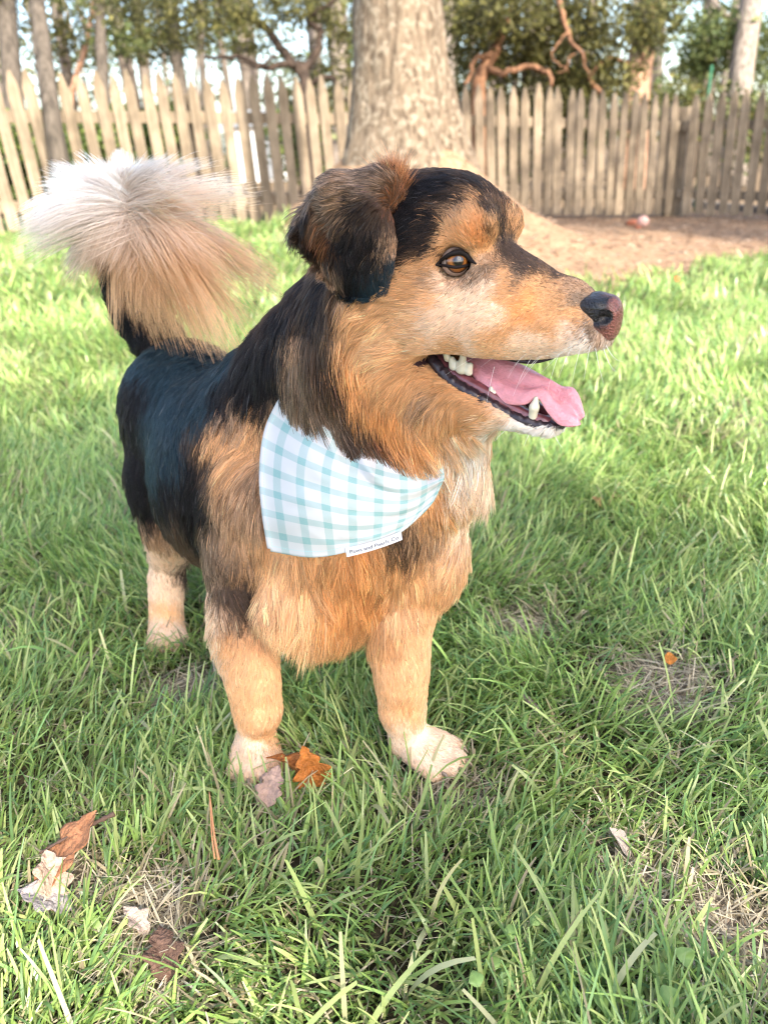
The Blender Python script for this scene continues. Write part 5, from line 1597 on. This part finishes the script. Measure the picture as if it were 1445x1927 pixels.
    tree('pine_tree', 'straight orange barked trunk rising behind the right fence pickets', [b, at(1198, 160, 11.5), at(1215, 60, 11.5), at(1235, -40, 11.7), at(1270, -300, 12)], [.24, .19, .18, .17, .15], pine_bark, group=Tn,
         clumps=[(at(1230, 40, 11.0), (.45, .4, .45)), (at(1300, -60, 11.5), (1.2, .8, .4))], n=2600, size=.09, tones=pg)
    b = gp(1385, 13)
    tree('tree', 'pale grey trunk at the far right above the corner fence', [b, at(1393, 150, 13), at(1408, 40, 13), at(1425, -80, 13.2)], [.22, .20, .19, .17], grey_bark, group=Tn,
         branches=[([at(1408, 40, 13), at(1350, 20, 13), at(1300, -20, 13.2)], .05, .02)], clumps=[(at(1340, 60, 13.5), (.7, .8, .5)), (at(1430, 90, 13.5), (.6, .8, .6)), (at(1320, 120, 14), (.5, .7, .35))], n=5200, size=.085, tones=pg)
    k = 0
    for px, d, r, lean, w in ((28, 11, .14, -10, 'pale trunk at the far left edge behind the fence'), (197, 12.5, .10, -6, 'slender grey trunk behind the fence above the white tail'), (345, 14, .12, -16, 'thin leaning trunk behind the middle of the left fence'), (385, 13, .06, -6, 'very thin sapling trunk left of the forked cedar'), (133, 13.5, .05, 30, 'thin orange sapling leaning right beside the slim dark trunk'), (640, 15, .16, -4, 'pale trunk half hidden behind the forked cedar'), (845, 14, .10, 0, 'narrow trunk close behind the right side of the thick trunk'), (1330, 17, .12, 8, 'narrow trunk beyond the corner of the fence')):
        b = gp(px + lean * .3, d)
        tree('tree', w, [b, at(px, 200, d), at(px + lean, 80, d), at(px + 2 * lean, -80, d)], [r * 1.2, r, r * .95, r * .85], pine_bark if k in (4,) else (mid_bark if k in (0, 1, 2, 3, 7) else grey_bark), group=Tn, sides=10,
             clumps=[(at(px + lean + 40 * (k % 2 * 2 - 1), 40 + 25 * (k % 3), d + .6), (.7, .8, .4)), (at(px + lean - 30, -30, d), (.9, .8, .4))], n=2600, size=.075, tones=pg if k % 2 else cg)
        k += 1
    # shrubs against the far side of the fence
    sg = [(.11, .16, .035), (.17, .21, .05), (.06, .085, .025)]
    for px, py, d, rx, rz, nn, w in ((60, 330, 8.0, .55, .45, 3200, 'leafy green shrub low behind the left end of the fence'), (170, 260, 9.0, .7, .35, 2600, 'green shrub behind the pickets above the white tail'), (330, 250, 10, .8, .35, 2600, 'dark green shrub behind the middle pickets'), (560, 300, 9.5, .5, .5, 2200, 'shaded shrub behind the pickets left of the thick trunk'), (1110, 250, 11.5, .9, .55, 3200, 'dense dark shrub behind the right hand pickets'), (1290, 220, 12, .8, .6, 2600, 'light green shrub behind the fence corner'), (1420, 240, 12, .8, .6, 2600, 'yellow green shrub behind the fence at the right edge'), (940, 260, 11, .6, .6, 2400, 'deep green shrub behind the pickets beside the root flare')):
        c = at(px, py, d); g0 = gp(px, d)
        c[2] = max(c[2], g0[2] + rz * .8)
        t = empty('shrub', g0); tag(t, w, 'shrub', 'shrubs behind the fence')
        V, F = tube(np.array([g0 - g0, (c - g0) * .5 + [.03, 0, 0], (c - g0)]), [.03, .022, .012], 7)
        mesh_obj('stem', V, F, dark_bark, t)
        cl = np.array([c - g0 + rng.normal(0, .35, 3) * [rx, .5, rz] for _ in range(7)]); rd = np.array([[rx * .6, .4, rz * .55]] * 7)
        V, Q, C = leaf_cloud(cl, rd, nn, .07, sg if px < 900 else cg + pg, .2, 1.8)
        mesh_obj('foliage', V, Q, M_leaf, t, shade=False, col=C)
    # the far wood: a broken screen of leaves and stems
    cl, rd = [], []
    for i in range(230):
        a = rng.uniform(-1, 1)
        d = rng.uniform(17, 34)
        x = a * d * .62
        z = rng.gamma(2.0, 1.5)
        cl.append((x, d, z)); rd.append((rng.uniform(.5, 1.5), .8, rng.uniform(.25, .8)))
    V, Q, C = leaf_cloud(np.array(cl), np.array(rd), 34000, .15, [(.12, .15, .06), (.16, .17, .075), (.10, .11, .05), (.20, .19, .10)], .1, 2.0)
    parts = [(V.tolist(), Q.tolist())]
    w = mesh_obj('woods', V, Q, M_leaf, shade=False, col=C); tag(w, 'far thin wood with sky showing through', 'woods', kind='stuff')
    st = []
    for i in range(70):
        d = rng.uniform(17, 34); x = rng.uniform(-1, 1) * d * .6
        z = float(ground_z(x, d))
        st.append(tube([(x, d, z), (x + rng.normal(0, .15), d, 3), (x + rng.normal(0, .4), d, 8)], [rng.uniform(.06, .16)] * 3, 7))
    V, F = join(st)
    s = mesh_obj('woods_trunks', V, F, grey_bark); tag(s, 'crowded thin trunks of the far wood', 'woods', kind='stuff')
    # white garden shed glimpsed between pickets
    p = gp(497, 15); wm = plain_mat('white_boards', (.78, .77, .74), rough=.7, noise=.05, nscale=6); gm = plain_mat('grey_roof', (.22, .23, .24), rough=.8, nscale=10)
    sh = empty('shed', p); tag(sh, 'small white shed glimpsed between the pickets left of the trunk', 'shed')
    o = bpy.data.objects.new('wall', box_mesh('wall', 1.1, 1.2, .95, wm, 0, .01)); COL.objects.link(o); o.parent = sh
    bm = bmesh.new()
    v = [bm.verts.new(q) for q in ((-.65, -.7, .952), (.65, -.7, .952), (.65, .7, .952), (-.65, .7, .952), (-.65, 0, 1.25), (.65, 0, 1.25))]
    for q in ((0, 1, 5, 4), (2, 3, 4, 5), (0, 4, 3), (1, 2, 5), (3, 2, 1, 0)): bm.faces.new([v[i] for i in q])
    me = bpy.data.meshes.new('roof'); bm.to_mesh(me); bm.free(); me.materials.append(gm)
    o = bpy.data.objects.new('roof', me); COL.objects.link(o); o.parent = sh
    o = bpy.data.objects.new('door', box_mesh('door', .36, .03, .75, gm, .05, .006)); COL.objects.link(o); o.location = (.25, -.62, 0); o.parent = sh
    # unseen leafy trees added along the sun's path to shade dog and fence corner
    c0 = np.array([-.10, .92, .36]) + np.array(SDIR) * 6.0
    c1 = np.array([3.15, 7.7, .35]) + np.array(SDIR) * 5.0
    b1 = np.array([c1[0] + .9, c1[1] - .2, float(ground_z(c1[0] + .9, c1[1]))])
    cl = [(c1 + rng.normal(0, 1, 3) * [1.0, .6, .55], (.6, .6, .5)) for _ in range(20)]
    tree('tree', 'unseen leafy tree added outside the right edge to shade the fence corner', [b1, b1 + [0, .1, 1.5], c1], [.14, .11, .05], grey_bark, clumps=cl, n=10000, size=.10, tones=[(.09, .15, .03), (.12, .18, .04)], droop=.3)
    b = np.array([c0[0] + .5, c0[1] - .9, float(ground_z(c0[0], c0[1]))])
    cl = [(c0 + rng.normal(0, 1, 3) * [.27, .23, .30], (.43, .42, .40)) for _ in range(16)]
    tree('tree', 'unseen leafy tree added behind the viewer to shade the dog', [b, b + [0, .1, 1.5], b + [-.1, .3, 3.0], c0], [.14, .11, .10, .05], grey_bark, clumps=cl, n=SHADE_N, size=.10, tones=[(.09, .15, .03), (.12, .18, .04)], droop=.3,
         branches=[([b + [-.1, .3, 2.6], c0 + [.5, .2, -.1], c0 + [.9, .3, .2]], .05, .02), ([b + [-.1, .3, 2.4], c0 + [-.5, .3, -.1], c0 + [-.9, .2, .3]], .05, .02)])
SHADE_N = 3700

# ------------------------------------------------------------------ small things on the ground
def leaf_mesh(L, lobes, wid, fold, bend, curl, seed):
    r = np.random.default_rng(seed)
    nt, na = 28, 9
    V = []
    for i in range(nt):
        t = i / (nt - 1)
        env = math.sin(math.pi * min(1, t * 1.02) ** .85) ** .8 if 0 < t < 1 else 0
        lb = .55 + .45 * abs(math.sin(lobes * math.pi * t + .5)) if lobes else 1
        for s in range(na):
            a = s / (na - 1) * 2 - 1
            w = wid * L * max(env, 0.0) * (lb + .10 * math.sin(9 * t + a * 3 + seed)) + .0006
            x, y = a * w, t * L
            z = fold * abs(a) * w + bend * L * math.sin(math.pi * t) + curl * L * (t - .3) ** 2 * (1 if t > .3 else 0) + .10 * w * math.sin(7 * t + 3 * a + seed)
            V.append((x, y - L * .5, z))
    Q = np.array([(i * na + s, i * na + s + 1, (i + 1) * na + s + 1, (i + 1) * na + s) for i in range(nt - 1) for s in range(na - 1)])
    return np.array(V), Q

def build_litter():
    M_dead = attr_mat('dead_leaf', rough=.6, spec=.3, transl=.25, noise=.35, nscale=90, bump=.6, bscale=160)
    Gp = 'dead leaves lying in the grass'
    spec = [
     (583, 1440, .040, .060, 4.5, .34, .5, .18, .5, (70, -10, 15), (.50, .17, .035), 'upright curled orange leaf in front of the paws'),
     (541, 1446, .036, .052, 4.0, .30, .8, .1, -.4, (35, 20, 70), (.46, .16, .04), 'folded orange leaf between the upright one and the pale one'),
     (513, 1480, .036, .044, 3.5, .36, .3, .1, .2, (35, 5, -20), (.50, .325, .245), 'pale pinkish leaf lowest of the three by the front paw'),
     (137, 1608, .042, .086, 3.5, .30, .3, .08, .3, (20, -8, -38), (.50, .22, .10), 'orange brown lobed oak leaf under the twig at lower left'),
     (92, 1662, .036, .055, 3.5, .36, .5, .15, .5, (30, 20, 40), (.62, .44, .32), 'pale curled leaf tucked beneath the orange oak leaf'),
     (85, 1696, .028, .055, 3.0, .30, .3, .1, .2, (15, 0, 80), (.42, .36, .33), 'greyish leaf lowest beside the oak leaf at lower left'),
     (255, 1735, .024, .034, 3.0, .30, .4, .1, .3, (20, 10, 60), (.50, .38, .30), 'small torn pale scrap in the dirt hollow'),
     (308, 1795, .020, .050, 3.0, .34, .3, .1, .1, (10, 5, 20), (.16, .09, .06), 'dark brown leaf sunk in the lower left grass'),
     (1257, 1240, .022, .016, 0, .5, .5, .1, .6, (40, 0, 10), (.52, .20, .04), 'tiny bright orange leaf piece on the dead grass patch'),
     (995, 1328, .020, .032, 0, .16, .6, .1, .3, (20, 10, 40), (.26, .19, .17), 'narrow grey brown leaf strip right of the front paw'),
     (1272, 531, .03, .05, 3, .4, .5, .1, .5, (40, 0, 30), (.60, .18, .05), 'orange leaf at the far edge of the lawn'),
     (1160, 1590, .02, .034, 0, .3, .5, .1, .5, (35, 10, 60), (.46, .37, .31), 'pale grey leaf in the right foreground grass'),
     (1120, 945, .03, .024, 0, .35, .5, .1, .3, (35, 0, 50), (.28, .17, .08), 'small tan leaf on the bright lawn right of the chest'),
    ]
    for k, (px, py, z, L, lobes, wid, fold, bend, curl, rot, colr, lab) in enumerate(spec):
        V, Q = leaf_mesh(L, lobes, wid, fold, bend, curl, k + 1)
        c = np.array(colr) * (0.75 + 0.5 * fbm(V, 90, 3, k))[:, None]
        mid = np.exp(-(V[:, 0] / (.02 * L)) ** 2)[:, None]
        c = c * (1 - .4 * mid) + np.array(colr) * 1.3 * .4 * mid
        o = mesh_obj('oak_leaf' if lobes else 'leaf', V, Q, M_dead, col=np.clip(c, 0, 1))
        g = G(px, py, 0); gz = float(ground_z(g[0], g[1]))
        o.location = Vector(G(px, py, gz + z)); o.rotation_euler = tuple(math.radians(a) for a in rot)
        sd = o.modifiers.new('t', 'SOLIDIFY'); sd.thickness = .0005
        tag(o, lab, 'leaf', Gp)
    wood = plain_mat('twig_bark', (.11, .065, .045), rough=.8, nscale=200)
    pts = catmull(np.array([G(75, 1606, .030), G(110, 1585, .036), G(148, 1566, .040), G(180, 1548, .044), G(216, 1531, .050)]), 24)
    V, F = tube(pts, np.linspace(.0012, .0026, 24) * (1 + .25 * np.sin(np.arange(24) * 2.3)), 7)
    tag(mesh_obj('twig', V, F, wood), 'thin dark twig lying across the top of the oak leaf', 'twig')
    ndl = plain_mat('dry_needle', (.48, .22, .10), rough=.6, nscale=200)
    pts = catmull(np.array([G(394, 1490, .06), G(399, 1530, .052), G(404, 1575, .042), G(412, 1618, .03)]), 16)
    t1 = tube(pts, np.linspace(.0006, .0014, 16), 6); t2 = tube(pts + np.linspace([0, 0, 0], [-.004, .001, 0], 16), np.linspace(.0005, .0010, 16), 6)
    V, F = join([t1, t2])
    tag(mesh_obj('pine_needle', V, F, ndl), 'dry orange pine needle standing in the grass below the paw', 'pine needle')
    # broad leaved weeds
    wm = plain_mat('weed_leaf', (.16, .25, .07), rough=.5, noise=.2, nscale=120)
    for k, (px, py, L, lab) in enumerate(((905, 1828, .013, 'small round leaved weed at the bottom centre'), (1225, 1826, .017, 'broad leaved weed furthest right in the foreground grass'), (985, 1752, .012, 'small weed with rounded leaves above the bottom centre one'), (1118, 1850, .016, 'weed lowest in the frame between two other weeds'))):
        g = G(px, py, .03)
        w = empty('weed', (g[0], g[1], float(ground_z(g[0], g[1])))); tag(w, lab, 'weed', 'weeds in the lawn')
        for q in range(3):
            V, Q = leaf_mesh(L, 0, .42, .25, .08, -.3, k * 7 + q)
            o = mesh_obj('leaf', V, Q, wm, w)
            o.location = (rng.normal(0, .012), rng.normal(0, .012), .030 + rng.uniform(-.006, .012)); o.rotation_euler = (rng.uniform(.2, .7), rng.normal(0, .2), rng.uniform(-1.5, 1.5))
            V, F = tube([(0, 0, 0), (o.location.x * .6, o.location.y * .6, .018), tuple(o.location)], .0007, 5)
            mesh_obj('stem', V, F, wm, w)
    # ball and crumbled toy on the bare soil
    def ground_hit(px, py):
        z = 0.0
        for _ in range(12):
            g = G(px, py, z); z = float(ground_z(g[0], g[1]))
        return np.array([g[0], g[1], z])
    g = ground_hit(1208, 428)
    bm = bmesh.new(); bmesh.ops.create_uvsphere(bm, u_segments=28, v_segments=18, radius=.052)
    for v in bm.verts:
        if abs(v.co.y) < .004: v.co *= .97
    me = bpy.data.meshes.new('ball'); bm.to_mesh(me); bm.free(); me.polygons.foreach_set('use_smooth', np.ones(len(me.polygons), bool))
    me.materials.append(plain_mat('worn_ball', (.50, .30, .25), rough=.6, noise=.2, nscale=25))
    o = bpy.data.objects.new('ball', me); COL.objects.link(o); o.location = Vector(g) + Vector((0, 0, .048)); o.rotation_euler = (.4, .3, .8)
    tag(o, 'worn pinkish ball lying on the shaded soil near the fence', 'ball')
    rm = plain_mat('clay_lump', (.26, .085, .045), rough=.8, noise=.3, nscale=30)
    for k, (px, py, r, lab) in enumerate(((1187, 424, .042, 'larger reddish lump left of the pinkish ball'), (1199, 430, .022, 'small pale reddish lump touching the pinkish ball'))):
        g = ground_hit(px, py)
        bm = bmesh.new(); bmesh.ops.create_icosphere(bm, subdivisions=3, radius=r)
        me = bpy.data.meshes.new('stone'); bm.to_mesh(me); bm.free()
        co = np.zeros(len(me.vertices) * 3); me.vertices.foreach_get('co', co); co = co.reshape(-1, 3)
        co = co * (1 + (fbm(co, 30, 3, k) - .5) * 1.1)[:, None] * [1.3, 1, .7]
        me.vertices.foreach_set('co', co.astype(np.float32).ravel()); me.polygons.foreach_set('use_smooth', np.ones(len(me.polygons), bool)); me.materials.append(rm)
        o = bpy.data.objects.new('stone', me); COL.objects.link(o); o.location = Vector(g) + Vector((0, 0, r * .5)); tag(o, lab, 'stone')
    # timber edging under the corner fence
    a, b = ground_hit(1288, 388), ground_hit(1500, 412)
    d = Vector(b - a); tm = wood_mat('edging_wood', (.20, .17, .14), (.38, .34, .30))
    o = bpy.data.objects.new('timber_edging', box_mesh('timber_edging', d.length, .09, .10, tm, -.02, .012)); COL.objects.link(o)
    o.matrix_world = Matrix.Translation((a + b) / 2) @ Matrix.Rotation(math.atan2(d.y, d.x), 4, 'Z') @ Matrix.Rotation(-math.atan2(d.z, math.hypot(d.x, d.y)), 4, 'Y')
    tag(o, 'grey timber edging board on the soil below the corner fence', 'board')
    # green stake at the corner
    p = P(1325, 300, 8.25); gz = float(ground_z(p[0], p[1]))
    V, F = join([tube([(0, 0, 0), (0, 0, 1.42)], .014, 8), tube([(-.02, 0, 1.38), (.02, 0, 1.38)], .010, 6)])
    o = mesh_obj('stake', V, F, plain_mat('green_paint', (.03, .12, .06), rough=.5)); o.location = (p[0], p[1] + .12, gz)
    tag(o, 'green metal stake rising behind the corner of the fence', 'stake')
build_ground()
fence_wood = wood_mat('fence_wood', (.19, .142, .092), (.38, .295, .205), .6)
FA, FC_, FE = (-8.0, 4.57), (3.12, 8.45), (4.6, 7.2)
build_fence(FA, FC_, 'long weathered picket fence running behind the trunk across the garden', .036, fence_wood)
build_fence(FC_, FE, 'short shaded picket fence turning towards the viewer at the right corner', .036, fence_wood, first=.13)
build_woods()
dog = build_dog()
build_lawn([fr_paw, fl_paw, hk_paw, hk2])
build_litter()
